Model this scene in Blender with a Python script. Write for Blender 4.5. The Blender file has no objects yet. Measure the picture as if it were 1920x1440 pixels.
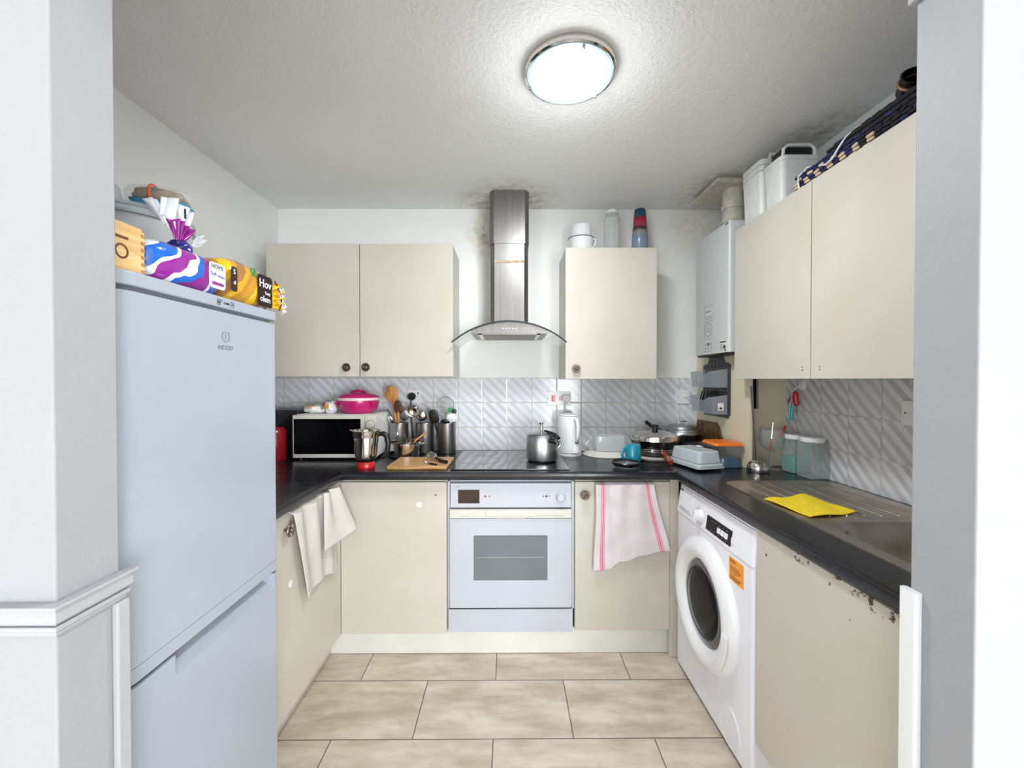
import bpy, math, random
from mathutils import Vector, Matrix, noise
C = bpy.context.scene
COL = C.collection
PI = math.pi
random.seed(7)

# ------------------------------------------------------------------ camera
cd = bpy.data.cameras.new('camera'); cam = bpy.data.objects.new('camera', cd); COL.objects.link(cam)
cam.location = (0, 0, 1.33)
cam.rotation_euler = (PI/2 - 0.01154, 0, -0.00641)
cd.sensor_width = 36; cd.lens = 36*780/1920; cd.clip_start = 0.02
C.camera = cam
# ------------------------------------------------------------------ world, daylight and exposure
w = bpy.data.worlds.new('world'); C.world = w; w.use_nodes = True
bg = w.node_tree.nodes['Background']; bg.inputs[0].default_value = (0.86, 0.93, 1.0, 1); bg.inputs[1].default_value = 0.22
def area(name, loc, rot, sx, sy, power, col):
    l = bpy.data.lights.new(name, 'AREA'); l.shape = 'RECTANGLE'; l.size = sx; l.size_y = sy
    l.energy = power; l.color = col
    o = bpy.data.objects.new(name, l); o.location = loc; o.rotation_euler = rot; COL.objects.link(o); return o
area('daylight_window', (2.0, -3.85, .90), (PI/2, 0, 0), 2.1, 1.7, 82, (0.90, 0.955, 1.0))
area('daylight_window', (-2.2, -3.85, .90), (PI/2, 0, 0), 1.4, 1.7, 25, (0.91, 0.96, 1.0))
C.view_settings.view_transform = 'Standard'; C.view_settings.look = 'None'
C.view_settings.exposure = 1.42; C.view_settings.gamma = 1; C.view_settings.use_curve_mapping = False

# ------------------------------------------------------------------ materials
def lin(c):
    r = []
    for v in c:
        v /= 255.0
        r.append(v/12.92 if v <= 0.04045 else ((v+0.055)/1.055)**2.4)
    return (r[0], r[1], r[2], 1)
MATS = {}
class NT:
    def __init__(s, name):
        s.m = bpy.data.materials.new(name); s.m.use_nodes = True; s.t = s.m.node_tree
        s.b = s.t.nodes['Principled BSDF']
    def n(s, typ, **k):
        nd = s.t.nodes.new(typ)
        for a, v in k.items(): setattr(nd, a, v)
        return nd
    def l(s, a, b): s.t.links.new(a, b)
    def mth(s, op, a, b=None, c=None):
        nd = s.n('ShaderNodeMath', operation=op)
        for i, v in enumerate((a, b, c)):
            if v is None: continue
            if isinstance(v, (int, float)): nd.inputs[i].default_value = v
            else: s.l(v, nd.inputs[i])
        return nd.outputs[0]
    def mix(s, f, a, b):
        nd = s.n('ShaderNodeMix', data_type='RGBA')
        if isinstance(f, (int, float)): nd.inputs[0].default_value = f
        else: s.l(f, nd.inputs[0])
        for i, v in ((6, a), (7, b)):
            if isinstance(v, tuple): nd.inputs[i].default_value = v
            else: s.l(v, nd.inputs[i])
        return nd.outputs[2]
    def noise(s, vec, scale, detail=3, rough=.5):
        nd = s.n('ShaderNodeTexNoise'); nd.inputs['Scale'].default_value = scale
        nd.inputs['Detail'].default_value = detail; nd.inputs['Roughness'].default_value = rough
        s.l(vec, nd.inputs['Vector']); return nd.outputs[0]
    def ramp(s, f, a, b):
        nd = s.n('ShaderNodeMapRange'); s.l(f, nd.inputs[0]); nd.inputs[1].default_value = a; nd.inputs[2].default_value = b
        return nd.outputs[0]
    def bump(s, h, strength, dist):
        nd = s.n('ShaderNodeBump'); nd.inputs['Strength'].default_value = strength; nd.inputs['Distance'].default_value = dist
        s.l(h, nd.inputs['Height']); s.l(nd.outputs[0], s.b.inputs['Normal'])
    def obj(s): return s.n('ShaderNodeTexCoord').outputs['Object']
    def pos(s): return s.n('ShaderNodeNewGeometry').outputs['Position']
    def scale(s, vec, v):
        nd = s.n('ShaderNodeMapping'); nd.inputs['Scale'].default_value = v; s.l(vec, nd.inputs[0]); return nd.outputs[0]
def mat(name, col, rough=.5, metal=0., var=.06, vs=12, bs=0, bst=.3, bd=.001, trans=0, alpha=1, coat=0, emit=0, ior=None, aniso=None, spec=None):
    if name in MATS: return MATS[name]
    N = NT(name); b = N.b
    c = lin(col); p = N.obj()
    if aniso: p2 = N.scale(p, aniso)
    else: p2 = p
    f = N.noise(p2, vs, 4)
    dark = tuple(x*(1-var*2) for x in c[:3])+(1,)
    light = tuple(min(1, x*(1+var)) for x in c[:3])+(1,)
    N.l(N.mix(N.ramp(f, .3, .7), dark, light), b.inputs['Base Color'])
    b.inputs['Roughness'].default_value = rough; b.inputs['Metallic'].default_value = metal
    b.inputs['Transmission Weight'].default_value = trans; b.inputs['Alpha'].default_value = alpha
    b.inputs['Coat Weight'].default_value = coat
    if ior: b.inputs['IOR'].default_value = ior
    if spec is not None: b.inputs['Specular IOR Level'].default_value = spec
    if emit:
        b.inputs['Emission Color'].default_value = c; b.inputs['Emission Strength'].default_value = emit
    if bs: N.bump(N.noise(p2, bs, 4), bst, bd)
    MATS[name] = N.m; return N.m

def thin_mat(name, col, face, edge, rough=.08):
    if name in MATS: return MATS[name]
    N = NT(name); b = N.b; c = lin(col)
    f = N.noise(N.obj(), 6, 2); N.l(N.mix(f, tuple(x*.97 for x in c[:3])+(1,), c), b.inputs['Base Color'])
    lw = N.n('ShaderNodeLayerWeight'); lw.inputs['Blend'].default_value = .5
    r = N.n('ShaderNodeMapRange'); N.l(N.mth('POWER', lw.outputs['Facing'], 3), r.inputs[0]); r.inputs[3].default_value = face; r.inputs[4].default_value = edge
    N.l(r.outputs[0], b.inputs['Alpha']); b.inputs['Roughness'].default_value = rough; b.inputs['Coat Weight'].default_value = .3
    MATS[name] = N.m; return N.m
def wall_mat(name, col, stip=90, st=.35, stain=None):
    N = NT(name); p = N.pos(); c = lin(col)
    f = N.noise(p, 1.7, 5, .6)
    o = N.mix(N.ramp(f, .35, .7), tuple(x*.95 for x in c[:3])+(1,), c)
    if stain:                                  # grease and damp blotches round given points
        geo = p
        for (sx, sy, sz, r, sc) in stain:
            d = N.n('ShaderNodeVectorMath', operation='DISTANCE'); N.l(geo, d.inputs[0]); d.inputs[1].default_value = (sx, sy, sz)
            k = N.ramp(d.outputs['Value'], r, r*.25)
            k = N.mth('MULTIPLY', k, N.ramp(N.noise(p, 26, 6, .7), .38, .66))
            o = N.mix(k, o, lin(sc))
    N.l(o, N.b.inputs['Base Color']); N.b.inputs['Roughness'].default_value = .6
    N.b.inputs['Specular IOR Level'].default_value = .25
    N.bump(N.noise(p, stip, 3, .6), st, .004)
    return N.m
M_WALL = wall_mat('painted_wall', (244, 244, 243), 40, .12)
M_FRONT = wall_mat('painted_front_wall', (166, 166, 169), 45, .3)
M_CEIL = wall_mat('stippled_ceiling', (244, 244, 244), 75, 1.0,
    [(0.0, 2.45, 2.366, .34, (150, 132, 92)), (1.25, 2.3, 2.366, .40, (168, 162, 146)), (1.34, 1.75, 2.366, .22, (186, 183, 170))])
M_BACK = wall_mat('painted_back_wall', (245, 244, 241), 40, .12, [(-.13, 2.55, 2.2, .16, (196, 186, 150)), (1.15, 2.55, 2.25, .20, (224, 218, 204))])
M_TRIM = wall_mat('painted_trim', (178, 177, 181), 60, .25)
M_CREAMB = wall_mat('cream_boxing_board', (215, 205, 180), 30, .1)

def tile_mat(name, axis, off, zoff, t, ca, cb):
    N = NT(name); s = N.n('ShaderNodeSeparateXYZ'); N.l(N.pos(), s.inputs[0])
    a = s.outputs[axis]
    if axis == 1: a = N.mth('MULTIPLY', a, -1); off = -off
    u = N.mth('FRACT', N.mth('ADD', N.mth('DIVIDE', N.mth('SUBTRACT', a, off), t), 50))
    v = N.mth('FRACT', N.mth('ADD', N.mth('DIVIDE', N.mth('SUBTRACT', s.outputs[2], zoff), t), 50))
    d = N.mth('FRACT', N.mth('ADD', N.mth('MULTIPLY', N.mth('ADD', u, v), 2.5), .35))
    st = N.mth('MULTIPLY', N.ramp(d, .0, .04), N.ramp(d, .54, .50))
    st2 = N.mth('MULTIPLY', st, N.ramp(N.noise(N.scale(N.pos(), (1, 1, 1)), 5, 3), .1, .6))
    base = N.mix(st2, lin(ca), lin(cb))
    e = N.mth('MINIMUM', N.mth('MINIMUM', u, N.mth('SUBTRACT', 1, u)), N.mth('MINIMUM', v, N.mth('SUBTRACT', 1, v)))
    g = N.ramp(e, .016, .010)
    dirt = N.mix(N.ramp(N.noise(N.pos(), 9, 4), .3, .7), lin((205, 203, 198)), lin((172, 166, 152)))
    N.l(N.mix(g, base, dirt), N.b.inputs['Base Color'])
    r = N.n('ShaderNodeMapRange'); N.l(g, r.inputs[0]); r.inputs[3].default_value = .14; r.inputs[4].default_value = .7
    N.l(r.outputs[0], N.b.inputs['Roughness'])
    N.bump(N.ramp(e, .008, .04), .5, .0015)
    return N.m
M_TILEB = tile_mat('striped_tile_back', 0, -.1634, 1.0355, .1512, (224, 224, 228), (200, 200, 205))
M_TILER = tile_mat('striped_tile_right', 1, 1.6876, 1.0305, .1512, (220, 219, 222), (186, 185, 190))

def floor_mat():
    N = NT('stone_effect_floor_tile'); s = N.n('ShaderNodeSeparateXYZ'); p = N.pos(); N.l(p, s.inputs[0])
    X, Y = s.outputs[0], s.outputs[1]
    v0 = N.mth('ADD', N.mth('DIVIDE', N.mth('SUBTRACT', Y, 1.823), .300), 40)
    row = N.mth('FLOOR', v0); v = N.mth('FRACT', v0)
    sh = N.mth('MULTIPLY', N.mth('MODULO', row, 2), .299)
    u0 = N.mth('ADD', N.mth('DIVIDE', N.mth('ADD', N.mth('ADD', X, .060), sh), .597), 40)
    u = N.mth('FRACT', u0); colm = N.mth('FLOOR', u0)
    eu = N.mth('MULTIPLY', N.mth('MINIMUM', u, N.mth('SUBTRACT', 1, u)), .597)
    ev = N.mth('MULTIPLY', N.mth('MINIMUM', v, N.mth('SUBTRACT', 1, v)), .300)
    e = N.mth('MINIMUM', eu, ev); g = N.ramp(e, .0022, .0014)
    cmb = N.n('ShaderNodeCombineXYZ'); N.l(N.mth('MULTIPLY', colm, 3.7), cmb.inputs[0]); N.l(N.mth('MULTIPLY', row, 5.1), cmb.inputs[1])
    add = N.n('ShaderNodeVectorMath', operation='ADD'); N.l(p, add.inputs[0]); N.l(cmb.outputs[0], add.inputs[1])
    q = N.scale(add.outputs[0], (1.6, 5.5, 1))
    f = N.noise(q, 2.2, 7, .62); f2 = N.noise(add.outputs[0], 14, 6, .7)
    b1 = N.mix(N.ramp(f, .36, .62), lin((184, 168, 149)), lin((220, 207, 192)))
    b2 = N.mix(N.mth('MULTIPLY', N.ramp(f2, .55, .72), .35), b1, lin((160, 138, 112)))
    N.l(N.mix(g, b2, lin((86, 78, 68))), N.b.inputs['Base Color'])
    N.b.inputs['Roughness'].default_value = .42
    N.bump(N.ramp(e, .001, .004), .4, .001)
    return N.m
M_FLOOR = floor_mat()

def worktop_mat():
    N = NT('black_speckled_laminate'); p = N.pos()
    f = N.ramp(N.noise(p, 420, 2, .6), .60, .72); f2 = N.noise(p, 9, 4)
    c1 = N.mix(N.ramp(f2, .3, .7), lin((15, 15, 19)), lin((25, 25, 31)))
    N.l(N.mix(N.mth('MULTIPLY', f, .6), c1, lin((104, 102, 110))), N.b.inputs['Base Color'])
    r = N.n('ShaderNodeMapRange'); N.l(N.noise(p, 22, 5), r.inputs[0]); r.inputs[3].default_value = .12; r.inputs[4].default_value = .36
    N.l(r.outputs[0], N.b.inputs['Roughness'])
    N.bump(N.noise(p, 300, 2), .08, .0004)
    return N.m
M_WORK = worktop_mat()

def door_mat(name, chips=False):
    N = NT(name); p = N.pos(); c = lin((231, 226, 208))
    f = N.noise(p, 3.2, 4)
    o = N.mix(N.ramp(f, .3, .7), lin((196, 189, 174)), lin((203, 197, 186)))
    sm = N.mth('MULTIPLY', N.ramp(N.noise(p, 17, 6, .75), .66, .78), .35)
    o = N.mix(sm, o, lin((186, 170, 145)))
    if chips:
        s = N.n('ShaderNodeSeparateXYZ'); N.l(p, s.inputs[0])
        m = N.mth('MULTIPLY', N.ramp(s.outputs[2], .775, .86), N.ramp(s.outputs[1], 1.35, .9))
        k = N.ramp(N.mth('ADD', N.noise(p, 34, 5, .7), N.mth('MULTIPLY', m, .20)), .70, .72)
        o = N.mix(k, o, lin((84, 62, 44)))
        k2 = N.ramp(N.noise(N.scale(p, (1, 3, 1)), 30, 3), .74, .75)
        o = N.mix(k2, o, lin((140, 122, 96)))
    N.l(o, N.b.inputs['Base Color']); N.b.inputs['Roughness'].default_value = .38
    N.bump(N.noise(p, 6, 3), .08, .002)
    return N.m
M_DOOR = door_mat('cream_cabinet_front'); M_CHIP = door_mat('chipped_cream_front', True)
M_CARC = mat('cream_carcass', (214, 212, 196), .45, var=.03)
M_PLINTH = mat('white_plinth', (226, 224, 216), .45, var=.04, vs=5)
M_WHITE = mat('white_enamel', (189, 191, 200), .22, var=.02, vs=4, coat=.3)
M_WMW = mat('washing_machine_white', (238, 237, 243), .28, var=.02, vs=4, coat=.2)
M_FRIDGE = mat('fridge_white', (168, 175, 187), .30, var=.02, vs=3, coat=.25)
M_IVORY = mat('ivory_plastic', (208, 204, 194), .35, var=.02)
M_WPL = mat('white_plastic', (232, 232, 232), .35, var=.02)
M_SHINYW = mat('glossy_white_plastic', (238, 238, 240), .15, var=.01, coat=.4)
M_STEEL = mat('brushed_steel', (138, 134, 132), .36, 1, var=.08, vs=60, bs=200, bst=.1, bd=.0003, aniso=(1, 1, .02))
M_STEELH = mat('brushed_steel_rolled', (172, 170, 170), .30, 1, var=.10, vs=40, bs=120, bst=.1, bd=.0003, aniso=(1, 1, .03))
M_CHROME = mat('polished_steel', (214, 210, 205), .10, 1, var=.03)
M_ALU = mat('dull_aluminium', (176, 178, 180), .34, 1, var=.06, vs=30)
M_SINK = mat('worn_sink_steel', (196, 188, 176), .36, 1, var=.16, vs=9, bs=60, bst=.15, bd=.0006)
M_DSTEEL = mat('dark_bevelled_steel', (92, 84, 80), .35, 1, var=.06)
M_BLACK = mat('black_plastic', (18, 18, 20), .32, var=.1)
M_BGLASS = mat('black_glass', (8, 9, 11), .04, var=.05, coat=1)
M_DGREY = mat('dark_grey_plastic', (58, 60, 62), .45, var=.1)
M_GLASS = thin_mat('clear_glass', (196, 204, 202), .13, .95)
M_HGLASS = mat('greenish_canopy_glass', (205, 220, 214), .04, var=0, trans=.0, alpha=.42, coat=1)
M_CLEARP = mat('cloudy_clear_plastic', (214, 222, 228), .22, var=.03, vs=30, alpha=.72, bs=60, bst=.4, bd=.002)
M_THINP = thin_mat('thin_clear_plastic', (218, 224, 224), .16, .7)
M_DARKG = mat('dark_door_glass', (6, 6, 8), .12, var=.05, spec=.14)
M_JAR = thin_mat('clear_jar_plastic', (190, 200, 196), .30, .75)
M_FROST = mat('frosted_tub_plastic', (232, 234, 232), .35, var=.05, vs=20, alpha=.93)
M_FILM = mat('thin_wrapping_film', (238, 240, 242), .15, var=.05, alpha=.6, coat=.6)
M_PINK = mat('magenta_plastic', (186, 26, 104), .25, var=.04, coat=.3)
M_PALEP = mat('pale_pink_plastic', (232, 206, 208), .3, var=.02)
M_RED = mat('red_plastic', (190, 26, 34), .28, var=.05, coat=.3)
M_DRED = mat('dark_red_enamel', (150, 16, 26), .25, var=.05, coat=.5)
M_RUST = mat('red_brown_handle', (150, 52, 24), .28, var=.12, vs=30, coat=.4)
M_TEAL = mat('teal_glaze', (12, 140, 166), .22, var=.04, coat=.4)
M_AQUA = mat('aqua_plastic', (60, 190, 190), .3, var=.05)
M_AQUAC = mat('aqua_clear_plastic', (40, 180, 176), .2, var=.05, alpha=.75)
M_ORANGE = mat('orange_plastic', (240, 118, 14), .35, var=.04)
M_BLUEG = mat('blue_grey_plastic', (58, 84, 104), .35, var=.06)
M_YCLOTH = mat('yellow_sponge_cloth', (240, 208, 34), .85, var=.06, vs=70, bs=260, bst=.6, bd=.001)
M_GREEN = mat('green_plastic', (20, 150, 86), .35, var=.05)
def wood(name, a, b, sc=(30, 3, 3)):
    N = NT(name); p = N.scale(N.obj(), sc); f = N.noise(p, 2.5, 6, .6)
    N.l(N.mix(N.ramp(f, .35, .65), lin(a), lin(b)), N.b.inputs['Base Color']); N.b.inputs['Roughness'].default_value = .5
    N.bump(f, .15, .0006); return N.m
M_WOOD = wood('spoon_wood', (176, 108, 48), (214, 152, 84), (40, 40, 6))
M_DWOOD = wood('dark_stained_wood', (48, 26, 16), (92, 54, 32), (40, 40, 6))
M_BOARD = wood('chopping_board_wood', (168, 120, 66), (212, 170, 112), (3, 40, 20))
M_PINE = wood('pine_box_wood', (204, 160, 98), (232, 198, 140), (20, 4, 40))
M_BROWN = mat('burnt_brown_ink', (104, 62, 28), .6)
M_KNOB = mat('antique_pewter', (128, 116, 102), .38, 1, var=.15, vs=200)
M_BLKW = mat('worn_baking_tin', (122, 94, 52), .45, .4, var=.4, vs=22)
M_SHADOWV = mat('painted_gap_shade', (20, 12, 10), .9)
M_STICK = mat('paper_sticker', (228, 226, 220), .6)
M_ORST = mat('orange_sticker', (250, 160, 28), .5, var=.02)
M_INK = mat('black_ink', (28, 28, 30), .5)
M_GINK = mat('grey_ink', (120, 124, 132), .4)
M_WINK = mat('white_ink', (240, 240, 240), .5)
M_WGREY = mat('oven_glass_grey', (112, 118, 124), .16, var=.03, vs=6, spec=.5)
M_AMBER = mat('amber_display', (58, 34, 12), .2, var=.25, vs=90)
M_BEIGE = mat('beige_yarn', (206, 182, 152), .85, bs=300, bst=.5, bd=.001)
M_NAVY = mat('navy_yarn', (28, 36, 82), .85, bs=300, bst=.5, bd=.001)
M_BYARN = mat('black_yarn', (24, 20, 26), .85, bs=300, bst=.5, bd=.001)
M_CABLE = mat('white_cable_rubber', (226, 224, 220), .45)
M_FLUE = mat('aged_white_flue', (205, 199, 184), .4, var=.12, vs=30)
M_LAMP = mat('lit_opal_glass', (232, 246, 255), .3, emit=9)
M_LAMPRIM = mat('frosted_lamp_rim', (178, 198, 214), .12, var=.02, coat=.5)
M_BOIL = mat('boiler_white', (203, 206, 205), .3, var=.02, vs=4)

# ------------------------------------------------------------------ mesh helpers
class M:
    def __init__(s): s.v = []; s.f = []; s.mi = []; s.uv = None; s.cur = 0; s.xf = None
    def add(s, vs, fs):
        b = len(s.v)
        for p in vs:
            p = Vector(p)
            s.v.append(s.xf @ p if s.xf is not None else p)
        for f in fs: s.f.append([i+b for i in f]); s.mi.append(s.cur)
        return s
    def box(s, x0, x1, y0, y1, z0, z1):
        return s.add([(x0,y0,z0),(x1,y0,z0),(x1,y1,z0),(x0,y1,z0),(x0,y0,z1),(x1,y0,z1),(x1,y1,z1),(x0,y1,z1)],
            [(3,2,1,0),(4,5,6,7),(0,1,5,4),(1,2,6,5),(2,3,7,6),(3,0,4,7)])
    def prism(s, poly, z0, z1, poly2=None):
        n = len(poly); q = poly2 or poly
        vs = [(x, y, z0) for x, y in poly]+[(x, y, z1) for x, y in q]
        return s.add(vs, [list(range(n))[::-1], list(range(n, 2*n))]+[(i, (i+1) % n, n+(i+1) % n, n+i) for i in range(n)])
    def lathe(s, prof, cx=0, cy=0, cz=0, n=40, sq=None):
        vs = []; fs = []; rings = []
        for r, z in prof:
            if r < 1e-6: rings.append([len(vs)]); vs.append((cx, cy, cz+z))
            else:
                st = len(vs)
                for i in range(n):
                    a = 2*PI*i/n; k = 1
                    if sq:
                        k = (abs(math.cos(a))**sq+abs(math.sin(a))**sq)**(-1/sq)
                    vs.append((cx+r*k*math.cos(a), cy+r*k*math.sin(a), cz+z))
                rings.append(list(range(st, st+n)))
        for a, b in zip(rings, rings[1:]):
            for i in range(n):
                j = (i+1) % n
                if len(a) == 1 and len(b) == 1: continue
                if len(a) == 1: fs.append((a[0], b[j], b[i]))
                elif len(b) == 1: fs.append((a[i], a[j], b[0]))
                else: fs.append((a[i], a[j], b[j], b[i]))
        return s.add(vs, fs)
    def tube(s, pts, r, n=10, cap=True, flat=1.0):
        pts = [Vector(p) for p in pts]; k = len(pts)
        rs = r if isinstance(r, (list, tuple)) else [r]*k
        vs = []; fs = []; up = None
        for i, p in enumerate(pts):
            t = (pts[min(i+1, k-1)]-pts[max(i-1, 0)]).normalized()
            if up is None:
                up = Vector((0, 0, 1)) if abs(t.z) < .9 else Vector((1, 0, 0))
            sd = t.cross(up).normalized(); up = sd.cross(t).normalized()
            for j in range(n):
                a = 2*PI*j/n; vs.append(p+sd*math.cos(a)*rs[i]+up*math.sin(a)*rs[i]*flat)
        for i in range(k-1):
            for j in range(n):
                q = (j+1) % n; fs.append((i*n+j, i*n+q, (i+1)*n+q, (i+1)*n+j))
        if cap: fs.append(list(range(n))[::-1]); fs.append(list(range((k-1)*n, k*n)))
        return s.add(vs, fs)
    def capsule(s, a, b, r, n=8):
        a = Vector(a); b = Vector(b); t = (b-a).normalized()
        return s.tube([a-t*r*.9, a-t*r*.5, a, b, b+t*r*.5, b+t*r*.9], [r*.35, r*.85, r, r, r*.85, r*.35], n)
    def torus(s, c, R, r, n=32, k=8, sy=1.0):
        vs = []; fs = []
        for i in range(n):
            a = 2*PI*i/n
            for j in range(k):
                b = 2*PI*j/k; q = R+r*math.cos(b)
                vs.append((c[0]+q*math.cos(a), c[1]+q*math.sin(a)*sy, c[2]+r*math.sin(b)))
        for i in range(n):
            for j in range(k):
                fs.append((i*k+j, ((i+1) % n)*k+j, ((i+1) % n)*k+(j+1) % k, i*k+(j+1) % k))
        return s.add(vs, fs)
    def ell(s, c, a, b, d, e=1.0, e2=1.0, n=28, m=16, nz=0, ns=8):
        sg = lambda v, p: math.copysign(abs(v)**p, v)
        vs = []; fs = []
        for i in range(m+1):
            th = -PI/2+PI*i/m
            for j in range(n):
                ph = 2*PI*j/n
                x = a*sg(math.cos(th), e)*sg(math.cos(ph), e2); y = b*sg(math.cos(th), e)*sg(math.sin(ph), e2); z = d*sg(math.sin(th), e)
                p = Vector((x, y, z))
                if nz: p = p*(1+nz*noise.noise(Vector((x, y, z))*ns*10+Vector((c[0], 3, 1))))
                vs.append(p+Vector(c))
        for i in range(m):
            for j in range(n):
                fs.append((i*n+j, i*n+(j+1) % n, (i+1)*n+(j+1) % n, (i+1)*n+j))
        return s.add(vs, fs)
    def sheet(s, f, nu, nv):
        b = len(s.v)
        vs = [f(i/nu, j/nv) for j in range(nv+1) for i in range(nu+1)]
        fs = [(j*(nu+1)+i, j*(nu+1)+i+1, (j+1)*(nu+1)+i+1, (j+1)*(nu+1)+i) for j in range(nv) for i in range(nu)]
        s.add(vs, fs); s.uv = {b+j*(nu+1)+i: (i/nu, j/nv) for j in range(nv+1) for i in range(nu+1)}
        return s
    def text(s, body, size, o, ux, uy, ex=.0005, align='CENTER'):
        cu = bpy.data.curves.new('t', 'FONT'); cu.body = body; cu.size = size; cu.align_x = align; cu.align_y = 'CENTER'
        cu.extrude = ex; cu.resolution_u = 3
        ob = bpy.data.objects.new('t', cu); COL.objects.link(ob)
        bpy.context.view_layer.update()
        ev = ob.evaluated_get(bpy.context.evaluated_depsgraph_get()); me = ev.to_mesh()
        ux = Vector(ux); uy = Vector(uy); n = ux.cross(uy); o = Vector(o)
        s.add([o+ux*v.co.x+uy*v.co.y+n*v.co.z for v in me.vertices], [list(p.vertices) for p in me.polygons])
        ev.to_mesh_clear(); bpy.data.objects.remove(ob); bpy.data.curves.remove(cu)
        return s
def rrect(x0, x1, y0, y1, r, n=6):
    rs = r if isinstance(r, (list, tuple)) else [r]*4      # corners: x1y1, x0y1, x0y0, x1y0
    out = []
    for (cx, cy, a0, q) in ((x1, y1, 0, rs[0]), (x0, y1, 90, rs[1]), (x0, y0, 180, rs[2]), (x1, y0, 270, rs[3])):
        sx = -1 if cx == x1 else 1; sy = -1 if cy == y1 else 1
        for i in range(n+1):
            a = math.radians(a0+90*i/n)
            out.append((cx+sx*q+q*math.cos(a), cy+sy*q+q*math.sin(a)))
    return out
def frame(o, ux, uy):
    ux = Vector(ux).normalized(); uy = Vector(uy).normalized(); n = ux.cross(uy); o = Vector(o)
    return Matrix(((ux.x, uy.x, n.x, o.x), (ux.y, uy.y, n.y, o.y), (ux.z, uy.z, n.z, o.z), (0, 0, 0, 1)))

def wloc(o):
    p = Vector((0, 0, 0))
    while o is not None: p += o.location; o = o.parent
    return p
def obj(name, m, mats, parent=None, bevel=0, seg=2, smooth=True, solid=0, ang=40, sub=0, local=False):
    """link m as ONE mesh object; vertices are in room coordinates unless local"""
    me = bpy.data.meshes.new(name)
    if parent is None:
        lo = Vector([min(v[i] for v in m.v) for i in range(3)]); hi = Vector([max(v[i] for v in m.v) for i in range(3)])
        off = Vector(((lo.x+hi.x)/2, (lo.y+hi.y)/2, lo.z))
    else: off = Vector((0, 0, 0)) if local else wloc(parent)
    me.from_pydata([v-off for v in m.v], [], m.f)
    if not isinstance(mats, (list, tuple)): mats = [mats]
    for q in mats: me.materials.append(q)
    if len(mats) > 1:
        for p, i in zip(me.polygons, m.mi): p.material_index = i
    if m.uv:
        uvl = me.uv_layers.new(name='uv')
        for lp in me.loops: uvl.data[lp.index].uv = m.uv.get(lp.vertex_index, (0, 0))
    if smooth:
        for p in me.polygons: p.use_smooth = True
        try: me.set_sharp_from_angle(angle=math.radians(ang))
        except Exception: pass
    me.update()
    o = bpy.data.objects.new(name, me); COL.objects.link(o)
    if parent is None: o.location = off
    else: o.parent = parent
    if solid:
        k = o.modifiers.new('thickness', 'SOLIDIFY'); k.thickness = solid; k.offset = 0
    if bevel:
        k = o.modifiers.new('bevel', 'BEVEL'); k.width = bevel; k.segments = seg; k.limit_method = 'ANGLE'; k.angle_limit = math.radians(40)
        k.harden_normals = True
    if sub:
        k = o.modifiers.new('subdivision', 'SUBSURF'); k.levels = sub; k.render_levels = sub
    return o
def tag(o, label, cat, group=None, kind=None):
    o['label'] = label; o['category'] = cat
    if group: o['group'] = group
    if kind: o['kind'] = kind
    return o
def thing(name, label, cat, loc=(0, 0, 0), rz=0, group=None):
    o = bpy.data.objects.new(name, None); COL.objects.link(o); o.empty_display_size = .05
    o.location = loc; o.rotation_euler = (0, 0, rz)
    return tag(o, label, cat, group)
def struct(name, m, mt, **k):
    o = obj(name, m, mt, **k); o['kind'] = 'structure'; return o

# ================================================================== SETTING
CE = 2.366; WT = .897
struct('floor', M().box(-3.3, 3.3, -4.1, 2.65, -.06, 0), M_FLOOR, smooth=False)
struct('ceiling', M().box(-1.505, 1.489, .635, 2.65, CE, CE+.06), M_CEIL, smooth=False)
M_ROOM = wall_mat('living_room_paint', (240, 240, 238), 40, .1)
struct('wall_room_left', M().box(-3.3, -3.2, -4.0, .635, 0, 2.6), M_ROOM, smooth=False)
struct('wall_room_right', M().box(3.2, 3.3, -4.0, .635, 0, 2.6), M_ROOM, smooth=False)
struct('wall_room_rear', M().box(-3.3, 3.3, -4.1, -4.0, 0, 2.6), M_ROOM, smooth=False)
struct('ceiling_room', M().box(-3.3, 3.3, -4.1, .64, 2.6, 2.66).box(-3.3, 3.3, .63, .70, 2.366, 2.66), M_ROOM, smooth=False)
struct('floor_room', M().box(-3.3, 3.3, -4.1, .2, 0, .004), wall_mat('pale_bounce_floor', (236, 230, 222), 90, .5), smooth=False)  # unseen pale floor layer, added to bounce daylight up to the kitchen ceiling
struct('wall_back', M().box(-1.505, 1.489, 2.549, 2.65, 0, CE), M_BACK, smooth=False)
struct('wall_left', M().box(-1.505, -1.405, .74, 2.549, 0, CE), M_WALL, smooth=False)
struct('wall_right', M().box(1.389, 1.489, .74, 2.549, 0, CE), M_WALL, smooth=False)
struct('wall_front_left', M().box(-3.2, -.692, .635, .74, 0, CE), M_FRONT, bevel=.004)
struct('wall_front_right', M().box(.721, 3.2, .635, .74, 0, CE), M_FRONT, bevel=.004)
struct('wall_front_above', M().box(-.692, .721, .635, .74, 2.014, CE), M_FRONT, smooth=False)
struct('trim_1', M().box(-1.405, 1.15, 2.543, 2.549, WT, 1.3375), M_TILEB, smooth=False)
struct('trim_2', M().box(1.383, 1.389, .74, 2.09, WT, 1.3375), M_TILER, smooth=False)
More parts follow.
